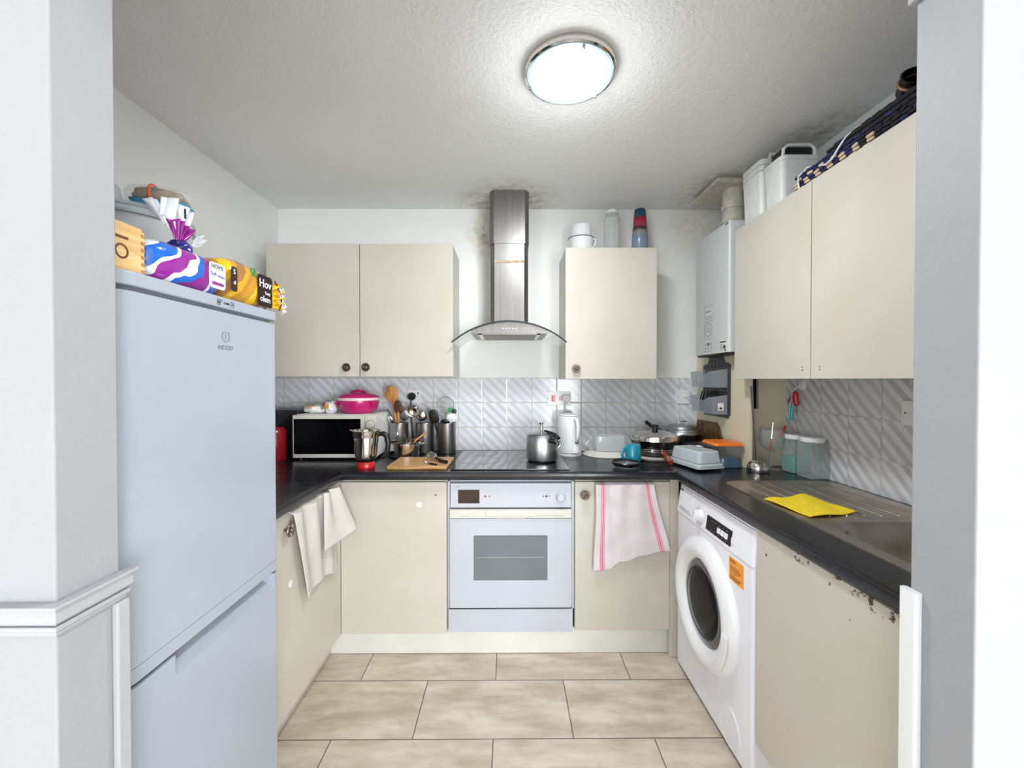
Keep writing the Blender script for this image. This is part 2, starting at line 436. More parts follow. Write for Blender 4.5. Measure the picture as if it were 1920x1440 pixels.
# dado rail round the left pillar
m = M()
for (z0, z1, d) in ((.940, .948, .006), (.948, .956, .010), (.956, .962, .006), (.962, .984, .013), (.984, .990, .018)):
    m.prism([(-3.2, .636), (-3.2, .635-d), (-.692+d, .635-d), (-.692+d, .74+d), (-.693, .74+d), (-.693, .636)], z0, z1)
struct('trim_3', m, M_TRIM, bevel=.002)
struct('trim_4', M().box(-.692, -.680, .722, .748, 0, .940), M_TRIM, bevel=.004)
struct('trim_5', M().prism(rrect(.708, .722, .716, .748, .004), 0, .955), M_SHINYW)
m = M().box(-.692, -.681, .65, .745, 1.998, 2.014); struct('trim_6', m, M_TRIM, bevel=.003)
m = M().box(.709, .721, .65, .745, 1.993, 2.014); struct('trim_7', m, M_TRIM, bevel=.003)
# boxed-in corner under the boiler
struct('wall_boxing', M().box(1.15, 1.167, 1.985, 2.543, WT, 1.452).box(1.245, 1.389, 2.07, 2.088, WT, 1.42).box(1.167, 1.25, 2.072, 2.088, WT, 1.182)
    .box(1.167, 1.389, 2.53, 2.543, WT, 1.452), [M_CREAMB], bevel=.001)
struct('gap_shade', M().box(1.167, 1.25, 2.10, 2.11, 1.18, 1.45), M_SHADOWV, smooth=False)  # dark sheet painting in the shade inside the boxing gap
# square cream board on the ceiling round the flue
b = obj('flue_board', M().box(1.045, 1.385, 2.10, 2.40, 2.325, 2.345).box(1.08, 1.36, 2.13, 2.37, 2.345, CE), M_FLUE, bevel=.003)
tag(b, 'square stained cream board on the ceiling around the boiler flue', 'board')

# ================================================================== WORKTOP
def nose(m, a, b, out):
    """rounded front edge from a to b, bulging towards out"""
    a = Vector(a); b = Vector(b); o = Vector(out)
    prof = [(0, 0), (.012, .0), (.018, .005), (.020, .014), (.020, .030), (.017, .036), (.010, .038), (0, .038)]
    vs = []
    for p in (a, b):
        for d, z in prof: vs.append((p.x+o.x*d, p.y+o.y*d, .859+z))
    n = len(prof)
    m.add(vs, [(i, i+1, n+i+1, n+i) for i in range(n-1)]+[list(range(n))[::-1], list(range(n, 2*n))])
m = M()
m.box(-1.405, -.795, 1.312, 2.543, .859, WT)
m.box(-.795, .795, 1.95, 2.543, .859, WT)
m.box(.795, .93, .745, 2.543, .859, WT); m.box(.93, 1.31, 1.25, 2.543, .859, WT); m.box(1.31, 1.383, .745, 2.07, .859, WT); m.box(.93, 1.31, .745, .80, .859, WT)
m.box(1.31, 1.383, 2.07, 2.543, .859, WT)
nose(m, (-.795, 1.312, 0), (-.795, 1.952, 0), (1, 0, 0)); nose(m, (-.80, 1.95, 0), (.80, 1.95, 0), (0, -1, 0)); nose(m, (.795, .745, 0), (.795, 1.952, 0), (-1, 0, 0))
o = obj('worktop', m, M_WORK, ang=30); tag(o, 'black speckled U-shaped kitchen worktop around three walls', 'worktop')

# ================================================================== KNOBS
def knob(parent, o, ux, uy, r=.0225, name='knob'):
    m = M(); m.xf = frame(o, ux, uy)
    m.lathe([(0, 0), (.006, 0), (.0055, .014), (.010, .018), (r*.95, .020), (r, .0225), (r*.93, .0255), (.5*r, .0245), (.30*r, .0265), (.22*r, .031), (0, .033)], n=36)
    for i in range(14):
        a = 2*PI*i/14
        m.capsule((r*.42*math.cos(a), r*.42*math.sin(a), .0255), (r*.86*math.cos(a), r*.86*math.sin(a), .0265), .0019, 6)
    return obj(name, m, M_KNOB, parent)
FWD = ((1, 0, 0), (0, 0, 1))           # faces the room from the back wall (normal -Y)
def fixed(name, label, cat, x, y, z=0, group=None): return thing(name, label, cat, (x, y, z), 0, group)

# ================================================================== WALL CABINETS
def carcass(m, x0, x1, y0, y1, z0, z1, t=.016):
    m.box(x0, x0+t, y0, y1, z0, z1); m.box(x1-t, x1, y0, y1, z0, z1); m.box(x0+t, x1-t, y0, y1, z0, z0+t); m.box(x0+t, x1-t, y0, y1, z1-t, z1)
    return m
c = fixed('wall_cabinet', 'cream double-door wall cabinet left of the cooker hood', 'cabinet', -.805, 2.40, 1.342)
obj('body', carcass(M(), -1.303, -.304, 2.267, 2.541, 1.342, 2.054).box(-1.28, -.32, 2.53, 2.541, 1.35, 2.04), M_CARC, c, bevel=.001)
d1 = obj('door', M().box(-1.3055, -.808, 2.248, 2.266, 1.344, 2.058), M_DOOR, c, bevel=.002)
d2 = obj('door', M().box(-.804, -.303, 2.248, 2.266, 1.344, 2.058), M_DOOR, c, bevel=.002)
knob(d1, (-.870, 2.248, 1.393), *FWD); knob(d2, (-.767, 2.248, 1.394), *FWD)
c = fixed('wall_cabinet', 'cream single-door wall cabinet right of the cooker hood', 'cabinet', .55, 2.40, 1.33)
obj('body', carcass(M(), .304, .797, 2.267, 2.541, 1.331, 2.036).box(.32, .78, 2.53, 2.541, 1.34, 2.02), M_CARC, c, bevel=.001)
d = obj('door', M().box(.303, .798, 2.248, 2.266, 1.331, 2.040), M_DOOR, c, bevel=.002)
knob(d, (.360, 2.248, 1.386), *FWD)
c = fixed('wall_cabinet', 'cream double-door wall cabinet over the sink beside the boiler', 'cabinet', 1.23, 1.47, 1.33)
obj('body', M().box(1.089, 1.381, .962, 1.972, 1.333, 1.349).box(1.089, 1.381, .962, 1.972, 2.014, 2.030).box(1.089, 1.381, .962, .978, 1.349, 2.014)
    .box(1.089, 1.381, 1.956, 1.972, 1.349, 2.014).box(1.089, 1.381, 1.465, 1.481, 1.349, 2.014), M_CARC, c, bevel=.001)
for (y0, y1, yk) in ((1.4755, 1.973, 1.513), (.96, 1.4715, 1.428)):
    d = obj('door', M().box(1.07, 1.088, y0, y1, 1.331, 2.034), M_DOOR, c, bevel=.002)
    m = M(); m.xf = frame((1.07, yk, 1.363), (0, -1, 0), (0, 0, 1)); m.lathe([(0, .0006), (.003, .0005), (.0032, 0)], n=12)
    m.lathe([(0, .0006), (.0022, .0005), (.0024, 0)], 0, .011, 0, n=12)
    obj('screw_hole', m, M_BROWN, d)

# ================================================================== BASE CABINETS
c = fixed('base_cabinet', 'cream base cabinet left of the oven with a knobless door', 'cabinet', -.55, 2.25)
obj('body', M().box(-.797, -.781, 1.985, 2.53, .13, .857).box(-.309, -.293, 1.985, 2.53, .13, .857).box(-.781, -.309, 1.985, 2.53, .13, .146).box(-.781, -.309, 1.985, 2.0, .835, .857), M_CARC, c, bevel=.001)
d = obj('door', M().box(-.797, -.297, 1.965, 1.983, .122, .843), M_DOOR, c, bevel=.002)
m = M(); m.xf = frame((-.427, 1.965, .736), *FWD); m.lathe([(0, .0012), (.013, .001), (.0135, 0)], n=28); obj('sticker', m, M_WPL, d)
m = M(); m.xf = frame((-.349, 1.965, .782), *FWD); m.lathe([(0, .0014), (.003, .001), (.0042, 0)], n=12); obj('screw_hole', m, M_BROWN, d)
c = fixed('base_cabinet', 'cream base cabinet right of the oven behind the striped towel', 'cabinet', .54, 2.25)
obj('body', M().box(.312, .328, 1.985, 2.53, .13, .857).box(.748, .764, 1.985, 2.53, .13, .857).box(.328, .748, 1.985, 2.53, .13, .146).box(.328, .748, 1.985, 2.0, .835, .857), M_CARC, c, bevel=.001)
d = obj('door', M().box(.311, .763, 1.965, 1.983, .135, .843), M_DOOR, c, bevel=.002)
knob(d, (.358, 1.965, .783), *FWD)
obj('filler_strip', M().box(.7645, .806, 1.968, 1.984, .002, .857), M_DOOR, c, bevel=.001)
c = fixed('base_cabinet', 'cream base cabinet between the fridge and the corner under the worktop', 'cabinet', -1.1, 1.64)
obj('body', M().box(-1.39, -.820, 1.322, 1.338, .13, .857).box(-1.39, -.820, 1.93, 1.946, .13, .857).box(-1.39, -.820, 1.338, 1.93, .13, .146), M_CARC, c, bevel=.001)
d = obj('door', M().box(-.818, -.800, 1.325, 1.945, .118, .848), M_DOOR, c, bevel=.002)
obj('corner_post', M().box(-.818, -.799, 1.948, 1.984, .118, .848), M_DOOR, c, bevel=.001)
knob(d, (-.800, 1.479, .793), (0, 1, 0), (0, 0, 1), r=.024)
m = M(); m.xf = frame((-.800, 1.517, .583), (0, 1, 0), (0, 0, 1)); m.lathe([(0, .0012), (.013, .001), (.0135, 0)], n=28); obj('sticker', m, M_WPL, d)
c = fixed('base_cabinet', 'chipped cream sink base cabinet right of the washing machine', 'cabinet', 1.09, 1.03)
obj('body', M().box(.810, 1.37, .76, .776, .15, .857).box(.810, 1.37, 1.29, 1.306, .15, .857).box(.810, 1.37, .776, 1.29, .15, .166), M_CARC, c, bevel=.001)
d = obj('door', M().box(.790, .808, .765, 1.318, .160, .853), M_CHIP, c, bevel=.002)
m = M(); m.xf = frame((.790, 1.268, .79), (0, -1, 0), (0, 0, 1)); m.lathe([(0, .0012), (.0035, .001), (.0045, 0)], n=12); obj('screw_hole', m, M_BROWN, d)
o = obj('plinth', M().box(-.865, .775, 2.005, 2.02, .001, .129), M_PLINTH, bevel=.001); tag(o, 'long white plinth board along the floor under the oven and its cabinets', 'plinth')
o = obj('plinth', M().box(-.880, -.865, 1.325, 2.004, .001, .117), M_DOOR, bevel=.001); tag(o, 'cream plinth board under the cabinet beside the fridge', 'plinth')
o = obj('plinth', M().box(.865, .880, .765, 1.318, .001, .148), M_CARC, bevel=.001); tag(o, 'plinth board under the chipped sink cabinet', 'plinth')

# ================================================================== OVEN
def ox(x): return (x-955)/397
def oz(y): return 1.33-(y-711)/397
ov = fixed('oven', 'white built-in oven with a grey window under the hob', 'oven', 0, 2.2, .13)
obj('body', M().box(-.286, .306, 1.99, 2.5, .135, .85), M_WHITE, ov)
obj('side_trim', M().box(ox(838.5), ox(843.5), 1.972, 1.99, .235, .845), M_WHITE, ov, bevel=.001)
obj('side_trim', M().box(ox(1072), ox(1077.5), 1.972, 1.99, .235, .845), M_WHITE, ov, bevel=.001)
fa = obj('control_panel', M().box(ox(844.5), ox(1071), 1.958, 1.985, oz(952), oz(906)), M_WHITE, ov, bevel=.003)
dsp = obj('display', M().box(ox(859), ox(899), 1.9565, 1.96, oz(943.5), oz(918)), M_AMBER, fa, bevel=.0005)
m = M()
for i in range(4): m.xf = frame((ox(865+i*8.5), 1.9565, oz(938)), *FWD); m.lathe([(0, .0015), (.004, .0012), (.005, 0)], n=14)
obj('button', m, M_BLACK, dsp)
for x, mt in ((910, M_RED), (918.3, mat('olive_lamp', (150, 150, 100), .3))):
    m = M(); m.xf = frame((ox(x), 1.958, oz(930.5)), *FWD); m.lathe([(0, .002), (.004, .0015), (.005, 0)], n=16); obj('indicator_light', m, mt, fa)
m = M(); m.xf = frame((ox(1051), 1.958, oz(931.5)), *FWD); m.lathe([(0, .0), (.026, .0), (.026, .004), (.021, .006), (.019, .02), (.016, .023), (0, .023)], n=36); obj('knob', m, M_WHITE, fa)
m = M(); m.xf = frame((ox(1024.6), 1.958, oz(930.5)), *FWD)
for a, b, r in ((0, 0, .0048), (-.014, 0, .003), (.014, 0, .003), (0, .0135, .0016), (0, -.0135, .0016)): m.lathe([(0, .0008), (r, .0006), (r, 0)], a, b, 0, n=14)
obj('function_marks', m, M_INK, fa)
m = M().text('NEFF', .0085, (ox(858), 1.9575, oz(912.5)), (1, 0, 0), (0, 0, 1)); m.xf = frame((ox(852), 1.958, oz(912.5)), *FWD)
obj('logo', m, M_GINK, fa)
dr = obj('door', M().box(ox(843.5), ox(888), 1.955, 1.985, oz(1140), oz(972)).box(ox(1026.5), ox(1071), 1.955, 1.985, oz(1140), oz(972))
    .box(ox(888), ox(1026.5), 1.955, 1.985, oz(1140), oz(1088.5)).box(ox(888), ox(1026.5), 1.955, 1.985, oz(1003.5), oz(972)), M_WHITE, ov)
pn = obj('window', M().prism(rrect(ox(887.5), ox(1027), oz(1089), oz(1003), .006), -1.985, -1.9585), M_WGREY, dr)
for v in pn.data.vertices: v.co = Vector((v.co.x+ov.location.x, -(v.co.z+ov.location.z), v.co.y+ov.location.y))-ov.location
obj('oven_shelf', M().box(ox(893), ox(1021), 1.9578, 1.9590, oz(1046.4), oz(1045.2)), M_CHROME, pn)
hd = obj('handle_strip', M().box(ox(843.5), ox(1071), 1.948, 1.985, oz(970.5), oz(954.5)).box(ox(911), ox(1005), 1.944, 1.95, oz(967), oz(957)), M_IVORY, dr, bevel=.002)
obj('vent', M().box(ox(932), ox(984), 1.9535, 1.957, oz(972.5), oz(968.5)), mat('vent_grey', (184, 176, 168), .6), dr)
m = M()
for i in range(13): m.box(ox(1008+i*3.8), ox(1010+i*3.8), 1.9475, 1.949, oz(966.5), oz(965.3))
for i in range(5): m.box(ox(863+i*3.8), ox(865+i*3.8), 1.9475, 1.949, oz(967), oz(966))
obj('vent_slots', m, M_GINK, hd)
obj('door_base_gap', M().box(ox(842), ox(1073), 1.968, 1.99, oz(1144.5), oz(1140)), M_DGREY, ov)
obj('lower_panel', M().box(ox(840), ox(1074.5), 1.961, 1.985, oz(1187.5), oz(1144.2)), M_WHITE, ov, bevel=.002)

# ================================================================== HOB
hb = fixed('ceramic_hob', 'black glass ceramic hob set in the worktop above the oven', 'hob', 0, 2.23, WT)
obj('glass_top', M().box(-.282, .286, 1.972, 2.485, WT, WT+.005), M_BGLASS, hb, bevel=.0015)
MR = mat('ring_print_grey', (92, 94, 96), .25)
for x, y, r in ((-.16, 2.195, .108), (.14, 2.20, .095), (-.14, 2.40, .075), (.14, 2.40, .075)):
    m = M()
    m.lathe([(r-.0022, WT+.0051), (r-.0022, WT+.0054), (r, WT+.0054), (r, WT+.0051)], x, y, 0, n=64)
    obj('cooking_zone_ring', m, MR, hb)

# ================================================================== COOKER HOOD
hd = fixed('cooker_hood', 'stainless cooker hood with curved glass canopy and tall chimney', 'cooker hood', 0, 2.37, 1.53)
def chim(x, y0, z0, z1, c=.03):
    return M().prism([(-x, 2.541), (-x, y0+c), (-x+.022, y0), (x-.022, y0), (x, y0+c), (x, 2.541)], z0, z1)
obj('chimney', chim(.104, 2.292, 1.62, 2.075), M_STEEL, hd, ang=20)
obj('upper_chimney', chim(.108, 2.288, 2.075, CE), M_STEEL, hd, ang=20)
m = M().box(-.083, .083, 2.2895, 2.2925, 1.972, 1.981)
for i in range(9): m.box(-.08+i*.018, -.068+i*.018, 2.289, 2.2925, 1.970+random.uniform(-.002, .002), 1.983+random.uniform(-.002, .002))
obj('tape_residue', m, mat('aged_tape', (190, 168, 130), .6, var=.3, vs=60), hd)
R = (.3*.3+.106*.106)/(2*.106)
def arc(x, top=1.636): return top-R+math.sqrt(R*R-x*x)
vs = M()
n = 32; P = []
for i in range(n+1):
    x = -.302+.604*i/n; P.append((x, arc(x)))
def front(x): return 2.165+0.03*(abs(x)/.3)**2
vv = []; ff = []
for k, (dy, dz) in enumerate(((0, 0), (1, 0), (1, -.006), (0, -.006))):
    for x, z in P: vv.append((x, 2.541 if dy else front(x), z+dz))
w_ = n+1
for i in range(n):
    for k in range(4): a = k*w_+i; b = ((k+1) % 4)*w_+i; ff.append((a, a+1, b+1, b))
ff.append((0, w_, 2*w_, 3*w_)); ff.append((n, 3*w_+n, 2*w_+n, w_+n))
cn = obj('glass_canopy', vs.add(vv, ff), M_HGLASS, hd)
m = M().tube([(x, front(x), z-.003) for x, z in P], .0042, 8); obj('edge_trim', m, M_DGREY, cn)
# steel body under the glass
m = M(); n = 24; top = []; 
for i in range(n+1):
    x = -.2+.4*i/n; top.append((x, arc(x)-.0075 if abs(x) < .19 else arc(x)-.0075))
vv = [(x, 2.185, z) for x, z in top]+[(x, 2.185, 1.570) for x, z in top]+[(x, 2.535, z) for x, z in top]+[(x, 2.535, 1.570) for x, z in top]
k = n+1; ff = []
for i in range(n): ff += [(i, k+i, k+i+1, i+1), (2*k+i, 2*k+i+1, 3*k+i+1, 3*k+i), (i, i+1, 2*k+i+1, 2*k+i), (k+i, 3*k+i, 3*k+i+1, k+i+1)]
ff += [(0, 2*k, 3*k, k), (n, k+n, 3*k+n, 2*k+n)]
bd = obj('body', m.add(vv, ff), M_STEEL, hd, ang=25)
obj('grease_filter', M().box(-.145, .145, 2.215, 2.50, 1.564, 1.5705), M_DSTEEL, bd, bevel=.001)
obj('filter_frame', M().box(-.165, .165, 2.20, 2.215, 1.566, 1.5702).box(-.165, .165, 2.50, 2.515, 1.566, 1.5702).box(-.165, -.145, 2.2, 2.515, 1.566, 1.5702).box(.145, .165, 2.2, 2.515, 1.566, 1.5702), M_CHROME, bd)
for i in range(5):
    m = M(); m.xf = frame((-.034+i*.017, 2.185, 1.596), *FWD); m.lathe([(0, .004), (.0045, .0035), (.005, 0)], n=16); obj('button', m, M_CHROME, bd)

# ================================================================== CEILING LAMP
lp = fixed('ceiling_lamp', 'round flush ceiling lamp, lit, with a chrome rim', 'lamp', .202, 1.40, 2.30)
L = (.202, 1.40)
obj('chrome_rim', M().lathe([(.125, CE-.001), (.150, CE-.001), (.153, CE-.012), (.150, CE-.022), (.143, CE-.024), (.141, CE-.020), (.14, CE-.001)], *L, n=64), M_CHROME, lp)
obj('glass_flange', M().lathe([(.105, CE-.020), (.141, CE-.021), (.141, CE-.026), (.122, CE-.029), (.105, CE-.029)], *L, n=64), M_LAMPRIM, lp)
obj('diffuser', M().lathe([(.126, CE-.0295), (.118, CE-.036), (.095, CE-.046), (.055, CE-.053), (0, CE-.055)], *L, n=64), M_LAMP, lp)
for a in (40, 160, 280):
    x, y = L[0]+.134*math.cos(math.radians(a)), L[1]+.134*math.sin(math.radians(a))
    obj('clip', M().lathe([(0, CE-.040), (.005, CE-.038), (.006, CE-.032), (.004, CE-.026), (.004, CE-.02)], x, y, n=16), M_CHROME, lp)
pl = bpy.data.lights.new('lamp_light', 'AREA'); pl.shape = 'DISK'; pl.size = .24; pl.energy = 5; pl.color = (.95, .98, 1.0); pl.spread = PI
po = bpy.data.objects.new('lamp_light', pl); COL.objects.link(po); po.location = (0, 0, CE-.060-2.30); po.parent = lp
pl = bpy.data.lights.new('lamp_glow', 'POINT'); pl.shadow_soft_size = .09; pl.energy = 1.0; pl.color = (.95, .98, 1.0)
po = bpy.data.objects.new('lamp_glow', pl); COL.objects.link(po); po.location = (0, 0, CE-.16-2.30); po.parent = lp

# ================================================================== FRIDGE
fr = fixed('fridge_freezer', 'tall white fridge freezer standing against the left wall', 'fridge', -1.0, 1.02)
X0, XF, FY0, FY1 = -1.30, -.720, .748, 1.300
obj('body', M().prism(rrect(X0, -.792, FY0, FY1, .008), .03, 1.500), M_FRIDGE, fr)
for x, y in ((-.84, .80), (-.84, 1.25), (-1.25, .80), (-1.25, 1.25)): obj('foot', M().lathe([(0, 0), (.015, 0), (.015, .03), (0, .03)], x, y), M_BLACK, fr)
cr = [.022, .006, .006, .062]   # x1y1 far front, x0y1, x0y0, x1y0 near front
def plan(d=0, x0=-.788): return rrect(x0, XF-d, FY0+d, FY1-d, cr, 10)
obj('top_lid', M().prism(plan(-.001, X0), 1.5085, 1.537), M_FRIDGE, fr, bevel=.004)
obj('gasket', M().prism(plan(.012, -.795), .74, 1.5085), M_GINK, fr)
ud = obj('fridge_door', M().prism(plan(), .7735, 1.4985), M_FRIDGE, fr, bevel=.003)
obj('handle_strip', M().prism(plan(), .743, .7725), M_FRIDGE, ud, bevel=.002)
m = M().prism(plan(), .06, .690)
def ysec(y0, y1, z0, z1):      # slice of the door plan between y0 and y1
    pts = plan()
    if y0 < .9: poly = [p for p in pts if p[1] <= y1]; poly = sorted([p for p in poly if p[0] > -.787], key=lambda p: p[1])+[(XF, y1), (-.788, y1), (-.788, FY0)]
    else: poly = [(-.788, y0), (XF, y0)]+sorted([p for p in pts if p[1] >= y0 and p[0] > -.787], key=lambda p: p[1] - p[0])+[(-.788, FY1)]
    m.prism(poly, z0, z1)
ysec(FY0, .895, .690, .7345); ysec(1.272, FY1, .690, .7345)
# sloping finger scoop
m.add([(XF, .895, .690), (XF, 1.272, .690), (-.784, 1.262, .741), (-.784, .905, .741)], [(0, 1, 2, 3)])
m.add([(XF, .895, .690), (-.784, .905, .741), (XF, .895, .7345), (-.784, .905, .7345)], [(0, 1, 2)])
m.add([(XF, 1.272, .690), (XF, 1.272, .7345), (-.784, 1.262, .741)], [(0, 1, 2)])
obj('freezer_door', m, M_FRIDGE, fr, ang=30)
FX = ((0, 1, 0), (0, 0, 1))            # lettering read on a face looking towards +X
m = M(); m.text('INDESIT', .0165, (XF+.0003, 1.062, 1.409), *FX)
m.xf = frame((XF, 1.062, 1.438), *FX)
for i in range(22):
    a0 = math.radians(90+28+i*(304/22)); a1 = math.radians(90+28+(i+1)*(304/22)); q = lambda r, a: (r*math.cos(a), r*math.sin(a), .0006)
    m.add([q(.012, a0), q(.0145, a0), q(.0145, a1), q(.012, a1)], [(0, 1, 2, 3)])
m.box(-.0011, .0011, -.007, .006, 0, .0006).box(-.0012, .0012, .009, .012, 0, .0006)
obj('logo', m, M_GINK, ud)
m = M().text('A', .011, (XF+.0016, 1.036, 1.5215), *FX).text('+', .008, (XF+.0016, 1.046, 1.525), *FX).text('CLASS', .0075, (XF+.0016, 1.064, 1.5215), *FX).text('+', .011, (XF+.0016, 1.086, 1.5215), *FX)
m.xf = frame((XF+.001, 0, 0), *FX)
for c0 in (1.036, 1.086):
    for q in ((c0-.006, c0+.006, 1.5145, 1.5155), (c0-.006, c0+.006, 1.5275, 1.5285), (c0-.006, c0-.005, 1.5145, 1.5285), (c0+.005, c0+.006, 1.5145, 1.5285)): m.box(*q, 0, .0006)
obj('energy_label', m, M_INK, bpy.data.objects['top_lid'])

# ================================================================== WASHING MACHINE
wm = fixed('washing_machine', 'white front-loading washing machine with a round glass door under the worktop', 'washing machine', 1.08, 1.63)
WX = .785; LX = ((0, -1, 0), (0, 0, 1))     # faces -X
obj('body', M().prism(rrect(WX, 1.36, 1.328, 1.93, [.004, .012, .012, .004]), .02, .722), M_WMW, wm)
obj('kick_gap', M().box(.80, 1.34, 1.34, 1.92, .001, .02), M_BLACK, wm)
cp = obj('control_panel', M().prism(rrect(WX-.004, 1.36, 1.326, 1.932, [.004, .014, .014, .004]), .724, .838, rrect(WX+.012, 1.36, 1.328, 1.93, [.004, .014, .014, .004])), M_WMW, wm)
obj('top_cover', M().box(.80, 1.36, 1.33, 1.928, .838, .846), M_WMW, cp, bevel=.002)
tilt = Vector((.016, 0, .114)).normalized()
def onpan(y, z): return (WX-.004+.016*(z-.724)/.114-.0005, y, z)
PX = ((0, -1, 0), tuple(tilt))
m = M(); m.xf = frame(onpan(1.85, .775), *PX); m.prism(rrect(-.065, .075, -.032, .045, .006), 0, .002); dw = obj('detergent_drawer', m, M_WMW, cp)
m = M(); m.xf = frame(onpan(1.845, .748), *PX); m.prism(rrect(-.05, .055, -.007, .007, .006), .0018, .0030); obj('drawer_grip', m, mat('panel_grey', (196, 197, 208), .4), dw)
m = M(); m.xf = frame(onpan(1.70, .770), *PX); m.lathe([(0, 0), (.027, 0), (.0265, .004), (.024, .006), (.022, .022), (.018, .025), (0, .025)], n=36); m.box(-.002, .002, -.02, .022, .024, .028); obj('programme_knob', m, M_SHINYW, cp)
m = M()
for i in range(15):
    a = math.radians(120+i*20); m.xf = frame(onpan(1.70-.036*math.cos(a), .770+.036*math.sin(a)), *PX); m.box(-.004, .004, -.0008, .0008, 0, .0006)
m.xf = None; m.text('8kg', .010, onpan(1.79, .80), *PX)
obj('programme_marks', m, mat('pale_print', (170, 172, 184), .4), cp)
m = M(); m.xf = frame(onpan(1.552, .764), *PX); m.prism(rrect(-.092, .092, -.028, .028, .003), 0, .0015); ds = obj('display', m, M_DARKG, cp)
for y in (1.545, 1.519, 1.493):
    m = M(); m.xf = frame(onpan(y, .762), *PX); m.prism(rrect(-.0105, .0105, -.010, .010, .002), .0015, .004); obj('button', m, M_SHINYW, ds)
m = M()
for y in (1.545, 1.519, 1.493, 1.60, 1.58):
    m.xf = frame(onpan(y, .780), *PX); m.box(-.006, .006, -.001, .001, .0014, .0018); m.xf = frame(onpan(y, .744), *PX); m.box(-.005, .005, -.001, .001, .0014, .0018)
obj('display_print', m, M_GINK, ds)
m = M(); m.xf = frame(onpan(1.445, .762), *PX); m.prism(rrect(-.013, .013, -.011, .011, .002), 0, .003); obj('start_button', m, M_SHINYW, cp)
obj('logo', M().text('BUSH', .017, onpan(1.905, .822), *PX), M_INK, cp)
# door ring and glass bowl
dr = M(); dr.xf = frame((WX, 1.652, .438), *LX)
dr.lathe([(.252, 0), (.250, .012), (.238, .026), (.215, .035), (.190, .034), (.172, .024), (.160, .008), (.156, -.01)], n=80)
ring = obj('door', dr, M_SHINYW, wm, ang=60)
m = M(); m.xf = frame((WX, 1.652, .438), *LX)
m.lathe([(.158, .010), (.150, .014), (.135, .016), (.128, .006), (.128, -.002)], n=72); obj('glass_collar', m, mat('smoked_collar', (70, 76, 82), .15, var=.05, coat=.6), ring)
m = M(); m.xf = frame((WX, 1.652, .438), *LX)
m.lathe([(.134, .012), (.120, .018), (.09, .022), (.05, .024), (0, .025)], n=64); obj('door_glass', m, M_DARKG, ring)
m = M(); m.xf = frame((WX, 1.652, .438), *LX); m.prism([(.20, .0), (.235, .0), (.232, -.05), (.215, -.10), (.185, -.15), (.165, -.13), (.19, -.08), (.20, -.04)], .031, .040); obj('door_handle', m, M_SHINYW, ring, bevel=.003)
m = M(); m.xf = frame((WX, 1.426, .662), *LX); m.box(-.045, .045, -.040, .040, 0, .0012); st = obj('sticker', m, M_ORST, wm)
m = M().text('BUSH', .016, (WX-.0012, 1.447, .690), *LX, align='CENTER')
m.xf = frame((WX-.0012, 1.426, .662), *LX)
for i, (y, l) in enumerate(((.010, .030), (.003, .036), (-.003, .034), (-.012, .022), (-.022, .036), (-.028, .034), (-.033, .028))): m.box(-.038, -.038+l*1.9, y-.001, y+.001, 0, .0006)
obj('sticker_print', m, M_BROWN, st)
m = M(); m.xf = frame((WX, 1.465, .092), *LX); m.torus((0, 0, 0), .070, .0022, 48, 8); m.lathe([(0, .002), (.066, .002), (.068, 0)], n=48); obj('filter_cover', m, M_WMW, wm)

# ================================================================== SINK
sk = fixed('sink', 'stainless steel sink with a ridged drainer set in the right worktop', 'sink', 1.13, 1.25, WT)
outer = rrect(.893, 1.352, .775, 1.752, [.07, .07, .03, .03], 12)
inner = rrect(.938, 1.285, .812, 1.242, .11, 12)
inner2 = rrect(.950, 1.273, .824, 1.230, .10, 12)
inner3 = rrect(.965, 1.258, .84, 1.214, .09, 12)
m = M(); n = len(outer)
def loop(p, z): b = len(m.v); m.add([(x, y, z) for x, y in p], []); return b
off = rrect(.900, 1.345, .782, 1.745, [.064, .064, .026, .026], 12)
ls = [loop(outer, WT), loop(outer, WT+.004), loop(off, WT+.003), loop(inner, WT+.002), loop(inner2, WT-.012), loop(inner3, WT-.15)]
for a, b in zip(ls, ls[1:]):
    for i in range(n): j = (i+1) % n; m.f.append([a+i, a+j, b+j, b+i]); m.mi.append(0)
m.f.append([ls[-1]+i for i in range(n)]); m.mi.append(0)
basin = obj('basin', m, M_SINK, sk, ang=35)
m = M()
for i in range(7):
    x = .955+i*.055; m.capsule((x, 1.30, WT+.0018), (x+.0, 1.70-(.03 if i in (0, 6) else 0), WT+.0018), .0042, 8)
obj('drainer_ridges', m, M_SINK, sk)
obj('plug_hole', M().lathe([(0, WT-.147), (.02, WT-.147), (.035, WT-.148), (.042, WT-.149)], 1.11, 1.03, n=32), M_CHROME, sk)
def ycl(u, v):
    c = [(.903, 1.462), (1.092, 1.521), (1.112, 1.314), (.934, 1.274)]
    a = [c[0][i]*(1-u)+c[1][i]*u for i in (0, 1)]; b = [c[3][i]*(1-u)+c[2][i]*u for i in (0, 1)]
    x, y = [a[i]*(1-v)+b[i]*v for i in (0, 1)]
    e = .004*math.sin(u*7+1)*(v < .02 or v > .98)
    return (x, y+e, WT+.0085+.0022*math.sin(u*9+v*5)+.0025*noise.noise(Vector((x*20, y*20, 0))))
o = obj('sponge_cloth', M().sheet(ycl, 40, 40), M_YCLOTH, solid=.0028); tag(o, 'yellow sponge cloth spread flat on the sink drainer', 'cloth')

